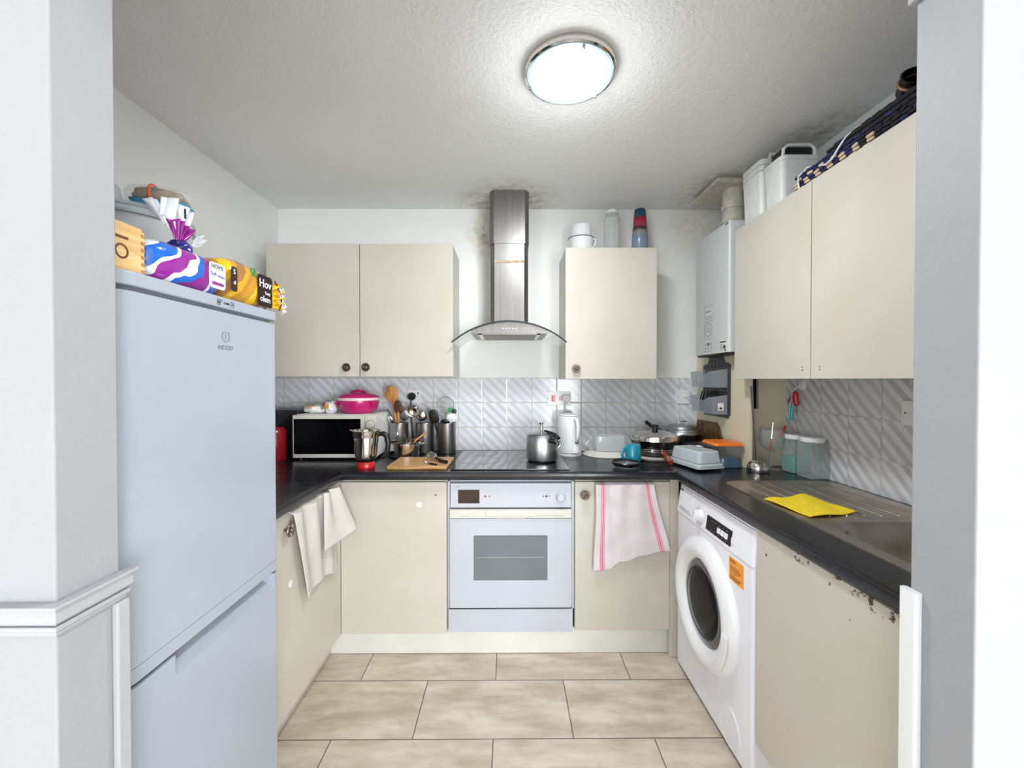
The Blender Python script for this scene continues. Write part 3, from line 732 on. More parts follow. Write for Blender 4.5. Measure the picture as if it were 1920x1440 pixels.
# ================================================================== BOILER
bo = fixed('boiler', 'white wall-hung combi boiler in the far right corner', 'boiler', 1.23, 2.2, 1.454)
obj('casing', M().prism(rrect(1.067, 1.385, 2.02, 2.39, [.006, .02, .014, .006], 6), 1.462, 2.105), M_BOIL, bo, bevel=.004)
obj('base', M().prism(rrect(1.078, 1.385, 2.026, 2.384, .006), 1.452, 1.462), M_BLACK, bo)
fl = obj('flue', M().lathe([(.054, 2.105), (.054, 2.15), (.060, 2.152), (.060, 2.165), (.054, 2.168), (.053, 2.22), (.059, 2.222), (.059, 2.24), (.054, 2.243), (.052, 2.326)], 1.182, 2.2, n=40), M_FLUE, bo)
m = M(); m.xf = frame((1.067, 2.225, 0), *LX)
def outl(x0, x1, z0, z1, t=.0014):
    m.box(x0, x1, z0, z0+t, 0, .0008).box(x0, x1, z1-t, z1, 0, .0008).box(x0, x0+t, z0, z1, 0, .0008)
outl(-.045, .042, 1.662, 1.722); outl(-.045, .042, 1.545, 1.640); m.box(-.045, .042, 1.652, 1.6535, 0, .0008).box(-.045, .042, 1.478, 1.480, 0, .0008)
m.torus((0, 1.593, 0), .036, .0012, 32, 6); m.torus((0, 1.593, 0), .012, .001, 24, 6)
m.box(-.03, .025, 1.690, 1.694, 0, .0008)
m.box(-.012, .010, 1.510, 1.524, 0, .001)
for x in (-.03, .028): m.box(x-.003, x+.003, 1.512, 1.522, 0, .001)
for x in (-.03, 0, .028): m.box(x-.003, x+.003, 1.492, 1.500, 0, .001)
obj('control_print', m, mat('boiler_print', (112, 112, 112), .5), bo)
m = M(); m.xf = frame((1.067, 2.072, 1.495), *LX); m.box(-.036, .036, -.030, .030, 0, .001); bs = obj('sticker', m, M_STICK, bo)
m = M(); m.xf = frame((1.066, 2.072, 1.495), *LX); m.box(-.03, .028, .018, .024, 0, .0006)
for i in range(6): m.box(-.03, -.002, -.022+i*.006, -.020+i*.006, 0, .0006)
m.lathe([(0, .001), (.010, .0006), (.011, 0)], .014, -.004, 0, n=12); m.box(.018, .03, -.026, -.016, 0, .0006)
obj('sticker_print', m, M_INK, bs)
obj('badge', M().box(1.0662, 1.068, 2.03, 2.06, 2.088, 2.098), M_GINK, bo)

# ================================================================== WALL RACK
rk = fixed('wall_rack', 'dark grey perforated wall rack with two clear bins under the boiler', 'rack', 1.14, 2.3, 1.12)
poly = rrect(2.15, 2.45, 1.125, 1.40, .03)
# board with rows of slots: stacked strips
m = M(); holes = []
def strip(z0, z1, y0, y1, cuts):
    ys = [y0]
    for a, b in cuts: ys += [a, b]
    ys.append(y1)
    for i in range(0, len(ys), 2):
        if ys[i+1]-ys[i] > 1e-4: m.box(1.143, 1.149, ys[i], ys[i+1], z0, z1)
hc = lambda ys: [(y-.006, y+.006) for y in ys]
strip(1.125, 1.14, 2.165, 2.435, []); strip(1.14, 1.265, 2.15, 2.45, []); strip(1.265, 1.28, 2.15, 2.45, hc([2.18+.04*i for i in range(7)])); strip(1.28, 1.392, 2.15, 2.45, [])
strip(1.392, 1.408, 2.15, 2.45, hc([2.18+.04*i for i in range(7)])); strip(1.408, 1.418, 2.17, 2.43, [])
strip(1.418, 1.434, 2.21, 2.39, hc([2.26, 2.30, 2.34])); strip(1.434, 1.450, 2.22, 2.38, [])
obj('backboard', m, M_DGREY, rk, bevel=.002)
def bin_(z0, z1, y0=2.172, y1=2.422):
    x0 = 1.058; n = 12; m = M(); t = .002
    def zt(y): return z1-.022*math.exp(-((y-(y0+y1)/2+.02)/.05)**2)
    P = [(y0+(y1-y0)*i/n) for i in range(n+1)]
    vv = []; ff = []
    for y in P: vv += [(x0+.012, y, z0), (x0, y, zt(y))]
    for i in range(n): ff.append((2*i, 2*i+2, 2*i+3, 2*i+1))
    m.add(vv, ff)
    for y in (y0, y1): m.add([(x0+.012, y, z0), (1.142, y, z0), (1.142, y, z1+.012), (x0, y, zt(y))], [(0, 1, 2, 3)])
    m.add([(x0+.012, y0, z0), (1.142, y0, z0), (1.142, y1, z0), (x0+.012, y1, z0)], [(0, 1, 2, 3)])
    return m
BINM = mat('smoky_clear_plastic', (178, 184, 196), .2, var=.02, alpha=.34)
obj('bin', bin_(1.287, 1.372), BINM, rk, solid=.002, smooth=False); b2 = obj('bin', bin_(1.146, 1.236), BINM, rk, solid=.002, smooth=False)
m = M().box(1.092, 1.122, 2.169, 2.1705, 1.165, 1.205); pt = obj('paper_tag', m, M_STICK, b2)
obj('tag_print', M().box(1.100, 1.114, 2.168, 2.1695, 1.172, 1.182), M_INK, pt)
m = M()
for i in range(5): m.tube([(1.09+.008*(i % 3), 2.21+.04*i, 1.153), (1.10, 2.215+.042*i, 1.20), (1.115, 2.24+.035*i, 1.262)], .010, 8)
o = obj('black_cable_bundle', m, M_BLACK); tag(o, 'black items packed in the lower clear bin of the wall rack', 'bundle')
o = obj('plastic_clip', M().tube([(1.08, 2.36, 1.293), (1.078, 2.355, 1.32), (1.08, 2.37, 1.345), (1.09, 2.385, 1.34)], .006, 8), M_WPL); tag(o, 'white curved plastic clip in the upper clear bin of the wall rack', 'clip')

# ================================================================== SOCKETS
def plate(name, label, o, ux, w_, h_, cat='socket'):
    t = thing(name, label, cat, o)
    m = M(); m.xf = frame(o, ux, (0, 0, 1)); m.prism(rrect(-w_/2, w_/2, -h_/2, h_/2, .004), 0, .008); f = obj('face_plate', m, M_WPL, t, bevel=.0015)
    return t, f
t, f = plate('wall_socket', 'white socket behind the utensil pots with a black plug in it', (-.581, 2.543, 1.224), (1, 0, 0), .082, .084)
m = M(); m.xf = frame((-.555, 2.535, 1.24), *FWD); m.box(-.004, .004, -.004, .012, 0, .003).box(-.002, .002, -.018, -.014, 0, .001); obj('switch', m, M_GINK, f)
pg = thing('black_plug', 'black plug and lead in the socket behind the utensil pots', 'plug', (-.592, 2.53, 1.2))
m = M(); m.xf = frame((-.592, 2.534, 1.225), *FWD); m.lathe([(0, .03), (.016, .03), (.023, .022), (.024, 0), (0, 0)], n=24); obj('plug_body', m, M_BLACK, pg)
obj('lead', M().tube([(-.592, 2.515, 1.212), (-.593, 2.512, 1.18), (-.592, 2.515, 1.10), (-.585, 2.52, .99), (-.58, 2.52, .905)], .005, 8), M_BLACK, pg)
t, f = plate('cooker_switch', 'white cooker switch plate with two red switches above the kettle', (.304, 2.543, 1.213), (1, 0, 0), .144, .084, 'switch')
m = M(); m.xf = frame((.275-.006, 2.535, 1.213), *FWD); m.box(-.011, .011, -.019, .019, 0, .004); obj('switch', m, M_RED, f, bevel=.001)
m = M(); m.xf = frame((.311, 2.535, 1.213), *FWD); m.box(-.007, .007, -.012, .012, 0, .003); obj('switch', m, M_RED, f, bevel=.001)
m = M(); m.xf = frame((.240, 2.535, 1.213), *FWD); m.lathe([(0, .001), (.003, .001), (.003, 0)], n=12); obj('screw', m, M_GINK, f)
pg = thing('white_plug', 'white plug and lead in the cooker switch plate above the kettle', 'plug', (.345, 2.53, 1.2))
m = M(); m.xf = frame((.345, 2.534, 1.212), *FWD); m.prism([(-.024, .018), (-.020, .024), (.020, .024), (.024, .018), (.024, -.006), (.012, -.024), (-.012, -.024), (-.024, -.006)], 0, .026); obj('plug_body', m, mat('grey_white_plug', (208, 204, 202), .4), pg, bevel=.004)
obj('lead', M().tube([(.342, 2.517, 1.190), (.339, 2.516, 1.16), (.343, 2.515, 1.10), (.35, 2.518, .98), (.38, 2.515, .908), (.43, 2.50, .903), (.47, 2.44, .906), (.475, 2.42, .95), (.46, 2.40, .975), (.437, 2.39, .95)], .0035, 8), M_CABLE, pg)
t, f = plate('wall_switch', 'white switch plate with a small plug left of the wall rack', (1.062, 2.543, 1.222), (1, 0, 0), .084, .084, 'switch')
m = M(); m.xf = frame((1.062, 2.535, 1.222), *FWD)
for x in (-.03, .03): m.lathe([(0, .001), (.003, .001), (.003, 0)], x, 0, 0, n=12)
obj('screw', m, M_GINK, f); obj('cord', M().tube([(1.06, 2.534, 1.223), (1.075, 2.524, 1.224), (1.09, 2.52, 1.212), (1.105, 2.52, 1.205)], .003, 8), M_CABLE, f)
t, f = plate('wall_switch', 'white switch plate on the right wall tiles above the sink', (1.383, 1.40, 1.213), (0, -1, 0), .10, .086, 'switch')
m = M(); m.xf = frame((1.375, 1.435, 1.213), *LX); m.lathe([(0, .001), (.003, .001), (.003, 0)], n=12); obj('screw', m, M_INK, f)

# ================================================================== THINGS ON THE WORKTOP, LEFT
Z = WT
# microwave
mw = thing('microwave', 'white microwave with a black glass door on the left worktop', 'microwave', (-.935, 2.37, Z))
MX0, MX1, MY0, MY1, MZ0, MZ1 = -1.157, -.712, 2.222, 2.50, Z+.012, Z+.243
obj('casing', M().box(MX0+.002, MX1-.002, MY0+.02, MY1, MZ0, MZ1), M_WPL, mw, bevel=.01, seg=3)
m = M().box(MX0, MX1-.062, MY0, MY0+.02, MZ0, MZ1-.002); dr = obj('door', m, M_IVORY, mw, bevel=.004)
obj('window', M().box(MX0+.008, MX1-.082, MY0-.0015, MY0+.01, MZ0+.022, MZ1-.022), M_DARKG, dr)
cpn = obj('control_panel', M().box(MX1-.061, MX1, MY0+.001, MY0+.02, MZ0, MZ1-.002), M_IVORY, mw, bevel=.004)
for z in (MZ1-.055, MZ1-.155):
    m = M(); m.xf = frame((MX1-.031, MY0+.001, z), *FWD); m.lathe([(0, 0), (.0235, 0), (.0235, .003), (.019, .005), (.017, .017), (0, .018)], n=32); obj('dial', m, M_IVORY, cpn)
    m = M(); m.xf = frame((MX1-.031, MY0+.001, z), *FWD); m.torus((0, 0, .001), .0245, .0012, 32, 6); obj('dial_ring', m, M_DGREY, cpn)
m = M()
for x in (MX0+.03, MX1-.03):
    for y in (MY0+.03, MY1-.03): obj('foot', M().lathe([(0, 0), (.01, 0), (.01, .012), (0, .012)], x, y, Z, n=14), M_BLACK, mw)
MT = MZ1
# pink casserole
pk = thing('casserole_dish', 'magenta insulated dish with lid on top of the microwave', 'dish', (-.853, 2.365, MT))
P = (-.853, 2.365, MT)
obj('bowl', M().lathe([(0, 0), (.078, 0), (.085, .004), (.090, .010), (.104, .03), (.110, .062), (.110, .072), (0, .072)], *P, n=56), M_PINK, pk)
ld = obj('lid', M().lathe([(.112, .086), (.108, .094), (.085, .106), (.05, .113), (0, .115)], *P, n=56), M_PINK, pk)
obj('rim_band', M().lathe([(.110, .071), (.114, .073), (.115, .084), (.112, .087), (.09, .087)], *P, n=56), M_PALEP, pk)
obj('lid_handle', M().tube([(P[0]-.045, P[1]-.01, MT+.112), (P[0]-.03, P[1]-.01, MT+.121), (P[0]+.0, P[1]-.01, MT+.125), (P[0]+.03, P[1]-.01, MT+.121), (P[0]+.045, P[1]-.01, MT+.112)], .007, 10), M_PINK, ld)
for s in (-1, 1): obj('side_handle', M().tube([(P[0]+s*.085, P[1]-.07, MT+.066), (P[0]+s*.105, P[1]-.072, MT+.06), (P[0]+s*.098, P[1]-.062, MT+.045)], .006, 8), M_PINK, pk)
def bagmat(name, cols, sc):
    N = NT(name); p = N.obj(); v = N.n('ShaderNodeTexVoronoi'); v.inputs['Scale'].default_value = sc; N.l(p, v.inputs['Vector'])
    s = N.n('ShaderNodeSeparateColor'); N.l(v.outputs['Color'], s.inputs[0]); r = N.n('ShaderNodeValToRGB'); r.color_ramp.interpolation = 'CONSTANT'
    N.l(s.outputs[0], r.inputs[0]); e = r.color_ramp.elements; e[0].position = 0; e[0].color = lin(cols[0][1]); e[1].position = cols[1][0]; e[1].color = lin(cols[1][1])
    for q, c in cols[2:]: el = e.new(q); el.color = lin(c)
    N.l(r.outputs[0], N.b.inputs['Base Color']); N.b.inputs['Roughness'].default_value = .25; N.bump(N.noise(p, 40, 4), .6, .003); return N.m
for x, y, rx, rz, lb, cols in ((-1.085, 2.33, .052, .023, 'white food packet lying at the left on the microwave', [(0, (226, 224, 220)), (.50, (206, 160, 128)), (.68, (222, 222, 222)), (.88, (170, 150, 130))]),
    (-.995, 2.33, .034, .034, 'folded white and gold food packet against the magenta dish', [(0, (220, 219, 224)), (.50, (206, 150, 50)), (.66, (206, 204, 214)), (.88, (120, 124, 140))])):
    m = M().ell((x, y, MT+rz*.98), rx, .035, rz, .75, .9, nz=.30, ns=4, n=44, m=26)
    o = obj('food_packet', m, bagmat('packet_print'+str(rx)[2:], cols, 34)); tag(o, lb, 'packet')
m = M().ell((-1.032, 2.375, MT+.034), .028, .02, .032, .8, .9, nz=.3, ns=4); o = obj('food_packet', m, bagmat('dark_packet', [(0, (70, 44, 40)), (.5, (44, 26, 30)), (.8, (190, 180, 170))], 60)); tag(o, 'dark brown packet tucked between the two white packets on the microwave', 'packet')
# red flask and black box by the fridge
fk = thing('flask', 'dark red vessel with a black top beside the fridge', 'flask', (-1.262, 2.235, Z))
obj('vessel', M().lathe([(0, 0), (.058, 0), (.060, .006), (.060, .14), (.054, .165), (.040, .178), (0, .18)], -1.262, 2.235, Z, n=40), M_DRED, fk)
obj('lid', M().lathe([(.040, .178), (.042, .195), (.030, .212), (.014, .217), (.012, .235), (0, .237)], -1.262, 2.235, Z, n=32), M_BLACK, fk)
o = obj('black_box', M().box(-1.375, -1.170, 2.315, 2.50, Z, Z+.262), M_BLACK, bevel=.012, seg=3); tag(o, 'plain black box behind the red vessel left of the microwave', 'appliance')
# blender jug
bj = thing('blender_jug', 'stainless steel blender jug on a red base in front of the microwave', 'blender jug', (-.699, 2.03, Z))
B = (-.699, 2.03, Z)
obj('base_ring', M().lathe([(0, 0), (.042, 0), (.044, .004), (.041, .024), (.036, .034), (0, .034)], *B, n=40), M_RED, bj)
obj('collar', M().lathe([(.037, .033), (.047, .040), (.050, .05), (.046, .054), (0, .054)], *B, n=40), M_BLACK, bj)
jb = obj('jug', M().lathe([(.046, .052), (.050, .062), (.052, .075), (.060, .150), (.060, .155), (.0625, .158), (.064, .176), (.067, .184), (.065, .186), (.058, .17), (.048, .065), (0, .06)], *B, n=56), M_CHROME, bj)
m = M().tube([(B[0]+.060, B[1], Z+.165), (B[0]+.085, B[1], Z+.168), (B[0]+.102, B[1], Z+.155), (B[0]+.108, B[1], Z+.12), (B[0]+.104, B[1], Z+.08), (B[0]+.092, B[1], Z+.055), (B[0]+.078, B[1], Z+.052)], [.010, .013, .015, .013, .012, .011, .008], 12)
obj('handle', m, M_BLACK, jb)
obj('spout', M().tube([(B[0]-.058, B[1], Z+.176), (B[0]-.078, B[1], Z+.186)], [.012, .007], 10, flat=.5), M_CHROME, jb)
# chopping board, pot
cb = obj('chopping_board', M().prism([(-.588, 1.985), (-.300, 1.985), (-.296, 2.228), (-.586, 2.228)], Z, Z+.017), M_BOARD, bevel=.004); tag(cb, 'worn wooden chopping board left of the hob', 'chopping board')
sp = thing('saucepan', 'polished steel saucepan behind the chopping board', 'saucepan', (-.582, 2.335, Z))
S = (-.582, 2.335, Z)
obj('pan', M().lathe([(0, .0), (.074, 0), (.086, .006), (.090, .016), (.092, .080), (.098, .086), (.097, .088), (.089, .082), (.086, .02), (0, .012)], *S, n=64), M_CHROME, sp)
for s in (-1, 1): obj('loop_handle', M().tube([(S[0]+s*.088, S[1]-.02, Z+.07), (S[0]+s*.104, S[1]-.018, Z+.072), (S[0]+s*.107, S[1], Z+.072), (S[0]+s*.104, S[1]+.018, Z+.072), (S[0]+s*.088, S[1]+.02, Z+.07)], .004, 8), M_CHROME, sp)
o = obj('wooden_spoon', M().tube([(-.565, 2.30, Z+.02), (-.52, 2.315, Z+.095), (-.464, 2.33, Z+.135)], [.006, .0055, .005], 10).ell((-.57, 2.30, Z+.022), .022, .014, .010), M_WOOD); tag(o, 'wooden spoon resting in the polished steel saucepan', 'spoon')
wk = thing('whisk', 'steel whisk with a black handle lying on the chopping board', 'whisk', (-.36, 2.12, Z+.017))
wa = Vector((-.425, 2.165, Z+.040)); wb_ = Vector((-.372, 2.105, Z+.036)); wd = (wb_-wa); ws = Vector((-wd.y, wd.x, 0)).normalized()
m = M()
for i in range(8):
    a = PI*i/8
    m.tube([wa+wd*(k/10)+(ws*math.cos(a)+Vector((0, 0, 1))*math.sin(a))*q*.021*math.sin(PI*min(1, k/10))**.6 for q in (1, -1) for k in (range(11) if q > 0 else range(10, -1, -1))], .0013, 5)
obj('wires', m, M_CHROME, wk); obj('handle', M().tube([(-.375, 2.108, Z+.035), (-.345, 2.075, Z+.027), (-.307, 2.040, Z+.026)], [.006, .009, .008], 10), M_BLACK, wk)
kn = thing('table_knife', 'small knife with a dark handle lying across the chopping board', 'knife', (-.37, 2.05, Z+.017))
obj('blade', M().prism([(-.44, 2.095), (-.432, 2.102), (-.382, 2.032), (-.390, 2.024)], Z+.0185, Z+.020), M_CHROME, kn); obj('handle', M().tube([(-.388, 2.03, Z+.0225), (-.350, 2.000, Z+.0225)], .006, 8, flat=.7), M_BLACK, kn)

# utensil pots
def potm(x, y): return M().lathe([(0, 0), (.0525, 0), (.0535, .003), (.0535, .172), (.0545, .176), (.0535, .178), (.0505, .176), (.0505, .006), (0, .006)], x, y, Z, n=56)
pots = [(-.648, 2.448, 'leftmost'), (-.497, 2.448, 'middle'), (-.366, 2.438, 'rightmost')]
for x, y, w_ in pots:
    t = thing('utensil_pot', '%s of the three brushed steel utensil pots by the tiles' % w_, 'utensil pot', (x, y, Z), 0, 'steel utensil pots')
    obj('pot', potm(x, y), M_STEELH, t)
    obj('base_ring', M().lathe([(.0535, 0), (.0548, .001), (.0548, .006), (.0535, .007)], x, y, Z, n=48), M_BLACK, t)
def utensil(name, label, cat, head, rx, rz, foot, mh, mn, ry=.008, e=1.0, r=.0045, bowl=False, g='utensils in the steel pots'):
    t = thing(name, label, cat, foot, 0, g); h = Vector(head); f = Vector(foot)
    d = (h-f).normalized(); s = h-d*rz*.85
    obj('handle', M().tube([f, f.lerp(s, .5), s, h-d*rz*.3], [r, r, r*1.1, r*.9], 10), mn, t)
    m = M(); up = d; sx = up.cross(Vector((0, 1, 0))).normalized()*-1
    m.xf = frame(h, sx, up)
    if bowl:
        m.lathe([(0, -.35*rx*.9), (rx*.55, -.28*rx), (rx*.88, -.10*rx), (rx, .12*rx), (rx*.93, .12*rx), (rx*.8, -.04*rx), (rx*.5, -.18*rx), (0, -.24*rx)], n=40)
        for i, v in enumerate(m.v): m.v[i] = v
    else: m.ell((0, 0, 0), rx, rz, ry, e, e, n=32, m=18)
    obj('head', m, mh, t, ang=60); return t
zb = Z+.010
utensil('wooden_spoon', 'large pale wooden spoon standing tallest in the leftmost pot', 'spoon', (-.681, 2.42, 1.243), .038, .050, (-.640, 2.455, zb), M_WOOD, M_WOOD, .007, r=.0065)
utensil('wooden_spoon', 'dark stained wooden spoon in the leftmost pot', 'spoon', (-.640, 2.40, 1.168), .025, .042, (-.655, 2.465, zb), M_DWOOD, M_WOOD, .007, r=.006)
utensil('serving_spoon', 'small dark steel spoon leaning left in the leftmost pot', 'spoon', (-.694, 2.425, 1.095), .016, .022, (-.625, 2.462, zb), M_CHROME, M_STEEL, .005, r=.003)
utensil('serving_spoon', 'brassy steel spoon at the right side of the leftmost pot', 'spoon', (-.613, 2.43, 1.12), .030, .034, (-.640, 2.475, zb), M_ALU, M_STEEL, .008, r=.003)
o = obj('metal_skewer', M().tube([(-.715, 2.44, 1.155), (-.69, 2.442, 1.115), (-.655, 2.45, 1.03), (-.625, 2.43, zb)], [.004, .0035, .003, .002], 8), M_DSTEEL); tag(o, 'thin dark steel handle sloping out left of the leftmost pot', 'utensil')
utensil('ladle', 'shiny steel ladle with its round bowl up beside the black plug', 'ladle', (-.555, 2.405, 1.146), .036, .036, (-.505, 2.46, zb), M_CHROME, M_STEEL, bowl=True, r=.0035)
utensil('ladle', 'second steel ladle with its bowl back outward in the middle pot', 'ladle', (-.512, 2.43, 1.118), .033, .033, (-.492, 2.45, zb), M_CHROME, M_STEEL, .016, r=.0035)
utensil('slotted_turner', 'black nylon turner between the middle and rightmost pots', 'turner', (-.437, 2.41, 1.113), .027, .042, (-.40, 2.455, zb), M_BLACK, M_BLACK, .008, .6, r=.006)
st = thing('strainer', 'round wire strainer standing up in the rightmost pot', 'strainer', (-.37, 2.45, zb), 0, 'utensils in the steel pots')
m = M(); m.xf = frame((-.375, 2.455, 1.178), (1, 0, 0), (0, 0, 1)); m.torus((0, 0, 0), .048, .0018, 40, 8)
for i in range(-5, 6):
    h = math.sqrt(.048**2-(i*.0082)**2); m.tube([(i*.0082, -h, 0), (i*.0082, 0, -.012*(1-abs(i)/6)), (i*.0082, h, 0)], .0004, 4); m.tube([(-h, i*.0082, 0), (0, i*.0082, -.012*(1-abs(i)/6)), (h, i*.0082, 0)], .0004, 4)
obj('mesh_bowl', m, M_CHROME, st); obj('handle', M().tube([(-.375, 2.455, 1.13), (-.374, 2.455, 1.05), (-.37, 2.455, zb)], .003, 8), M_CHROME, st)
utensil('serving_spoon', 'white plastic spoon leaning right in the rightmost pot', 'spoon', (-.334, 2.40, 1.106), .030, .026, (-.372, 2.452, zb), M_WPL, M_WPL, .007, r=.004)
utensil('scraper', 'black curved scraper low in the rightmost pot', 'scraper', (-.372, 2.40, 1.085), .026, .016, (-.38, 2.44, zb), M_BLACK, M_BLACK, .006, r=.003)
t = utensil('pastry_brush', 'green headed utensil with a black tip in the rightmost pot', 'brush', (-.340, 2.435, 1.150), .020, .012, (-.355, 2.455, zb), M_GREEN, M_GREEN, .006, .5, r=.003)
obj('dark_tip', M().ell((-.322, 2.43, 1.143), .013, .007, .012, .5, .5), M_BLACK, t)

# ================================================================== COOKER, KETTLE
pc = thing('pressure_cooker', 'steel pressure cooker with a black handle on the hob', 'pressure cooker', (.172, 2.19, Z+.006))
Q = (.172, 2.19, Z+.006)
obj('pot', M().lathe([(0, 0), (.068, 0), (.080, .006), (.084, .016), (.083, .118), (.078, .132), (.074, .133), (.074, .02), (0, .012)], *Q, n=56), M_ALU, pc)
ld = obj('lid', M().lathe([(.079, .131), (.080, .137), (.074, .143), (.060, .145), (.03, .150), (0, .151)], *Q, n=56), M_ALU, pc)
obj('weight_valve', M().lathe([(.005, .148), (.006, .162), (.011, .165), (.012, .168), (.008, .178), (.007, .186), (.012, .192), (.013, .199), (0, .201)], Q[0]-.003, Q[1], Q[2], n=24), M_CHROME, ld)
obj('lid_handle', M().tube([(Q[0]+.01, Q[1]-.03, Q[2]+.160), (Q[0]+.035, Q[1]-.05, Q[2]+.152), (Q[0]+.06, Q[1]-.075, Q[2]+.142), (Q[0]+.078, Q[1]-.095, Q[2]+.128)], [.006, .012, .015, .012], 10, flat=.7), M_BLACK, ld)
obj('side_handle', M().tube([(Q[0]+.035, Q[1]-.076, Q[2]+.115), (Q[0]+.062, Q[1]-.09, Q[2]+.110), (Q[0]+.082, Q[1]-.105, Q[2]+.100)], [.014, .015, .012], 10, flat=.8), M_BLACK, pc)
m = M(); m.xf = frame((Q[0]+.006, Q[1]-.0845, Q[2]+.103), *FWD); m.prism(rrect(-.008, .008, -.016, .016, .003), -.004, .003); obj('bracket', m, M_CHROME, pc)
obj('handle_clasp', M().torus((Q[0]+.076, 0, 0), .001, .001, 4, 4).tube([(Q[0]+.06, Q[1]-.104, Q[2]+.122), (Q[0]+.07, Q[1]-.113, Q[2]+.10), (Q[0]+.075, Q[1]-.115, Q[2]+.085), (Q[0]+.081, Q[1]-.115, Q[2]+.10), (Q[0]+.082, Q[1]-.11, Q[2]+.12)], .0025, 8), M_CHROME, pc) if False else obj('handle_clasp', M().tube([(Q[0]+.06, Q[1]-.104, Q[2]+.122), (Q[0]+.068, Q[1]-.113, Q[2]+.10), (Q[0]+.074, Q[1]-.115, Q[2]+.085), (Q[0]+.081, Q[1]-.115, Q[2]+.10), (Q[0]+.082, Q[1]-.11, Q[2]+.12)], .0025, 8), M_CHROME, pc)
kt = thing('electric_kettle', 'white plastic jug kettle between the hob and the cream dishes', 'kettle', (.345, 2.385, Z))
K = (.345, 2.385, Z)
obj('base', M().lathe([(0, 0), (.069, 0), (.070, .004), (.069, .014), (0, .016)], *K, n=48), M_WPL, kt)
bd = obj('body', M().lathe([(0, .016), (.067, .017), (.068, .03), (.066, .12), (.063, .215), (.060, .224), (0, .228)], *K, n=56), M_WPL, kt)
m = M().tube([(K[0]+.022, K[1]-.060, Z+.212), (K[0]+.030, K[1]-.084, Z+.205), (K[0]+.034, K[1]-.095, Z+.17), (K[0]+.032, K[1]-.094, Z+.12), (K[0]+.026, K[1]-.08, Z+.09), (K[0]+.024, K[1]-.066, Z+.082)], [.009, .010, .010, .010, .009, .008], 10)
obj('handle', m, M_WPL, bd)
m = M().prism(rrect(K[0]-.005, K[0]+.047, K[1]-.074, K[1]-.03, .018), Z+.018, Z+.096, rrect(K[0]+.0, K[0]+.044, K[1]-.071, K[1]-.03, .018)); obj('water_gauge', m, M_WPL, bd, bevel=.003)
m = M(); m.xf = frame((K[0]+.030, K[1]-.076, Z+.083), *FWD); m.torus((0, 0, .002), .008, .0028, 20, 8); obj('power_button', m, M_DGREY, bd)
obj('lid', M().lathe([(.059, .226), (.056, .232), (.03, .236), (0, .237)], *K, n=48), M_WPL, kt)

# ================================================================== DISHES RIGHT OF THE KETTLE
pl_ = obj('dinner_plate', M().lathe([(.126, 0), (.130, .001), (.131, .004), (.095, .018), (.080, .022), (.079, .026), (.073, .026), (.072, .023), (0, .023)], .555, 2.385, Z, n=64), mat('white_china', (230, 226, 216), .18, var=.02, coat=.4)); tag(pl_, 'upturned white china plate under the clear box beside the kettle', 'plate')
o = obj('plastic_box', M().prism(rrect(.488, .656, 2.33, 2.46, .015), Z+.027, Z+.112), thin_mat('milky_clear_plastic', (226, 230, 228), .42, .8), bevel=.003); tag(o, 'clear upturned plastic box on the white plate beside the kettle', 'box')
m = M().lathe([(0, .004), (.10, .0), (.15, .0), (.168, .012), (.170, .016), (.150, .016), (0, .010)], .845, 2.315, Z, n=64, sq=5)
o = obj('serving_tray', m, M_IVORY); tag(o, 'cream tray under the black lidded pan', 'tray')
mg = thing('mug', 'turquoise mug standing upside down beside the glass lid', 'mug', (.636, 2.13, Z))
G = (.636, 2.13, Z)
obj('cup', M().lathe([(.036, .0), (.039, .0), (.040, .01), (.040, .085), (.036, .097), (.030, .100), (0, .100)], *G, n=48), M_TEAL, mg)
obj('handle', M().tube([(G[0]-.036, G[1]-.012, Z+.082), (G[0]-.054, G[1]-.018, Z+.078), (G[0]-.062, G[1]-.02, Z+.05), (G[0]-.054, G[1]-.018, Z+.024), (G[0]-.037, G[1]-.012, Z+.02)], .006, 10, flat=1.3), M_TEAL, mg)
gl = thing('glass_dish', 'small glass dish with a black rim in front of the turquoise mug', 'dish', (.573, 2.035, Z))
obj('rim', M().lathe([(.058, .008), (.067, .018), (.069, .026), (.066, .030), (.061, .028), (.060, .018)], .573, 2.035, Z, n=48), M_BLACK, gl)
obj('glass', M().lathe([(.001, .001), (.045, .001), (.056, .006), (.060, .020), (.058, .020), (.045, .004), (.001, .004)], .573, 2.035, Z, n=48), M_GLASS, gl)
# black pan with lid
pn = thing('frying_pan', 'deep black pan with steel lid and red-brown handle on the cream tray', 'pan', (.812, 2.31, Z+.016))
A = (.812, 2.31, Z+.016)
obj('pan_body', M().lathe([(0, 0), (.098, 0), (.108, .006), (.118, .035), (.132, .075), (.134, .082), (.128, .084), (0, .084)], *A, n=64), mat('black_enamel', (20, 14, 18), .12, var=.1, coat=.8), pn)
m = M()
m.torus((A[0], A[1], A[2]+.030), .1180, .0011, 64, 6); m.torus((A[0], A[1], A[2]+.040), .1215, .0011, 64, 6); obj('trim_lines', m, M_CHROME, pn)
ld = obj('lid', M().lathe([(.132, .082), (.1375, .084), (.1365, .104), (.133, .112), (.11, .118), (.07, .129), (.03, .134), (0, .135)], *A, n=64), M_CHROME, pn)
obj('lid_knob', M().lathe([(.017, .133), (.016, .140), (.015, .150), (.021, .156), (.022, .160), (.016, .164), (0, .165)], *A, n=28), M_BLACK, ld)
hn = obj('handle', M().tube([(A[0]+.002, A[1]-.118, A[2]+.034), (A[0]-.002, A[1]-.15, A[2]+.028), (A[0]-.008, A[1]-.205, A[2]+.016), (A[0]-.014, A[1]-.262, A[2]+.004)], [.010, .0135, .0135, .012], 12), M_RUST, pn)
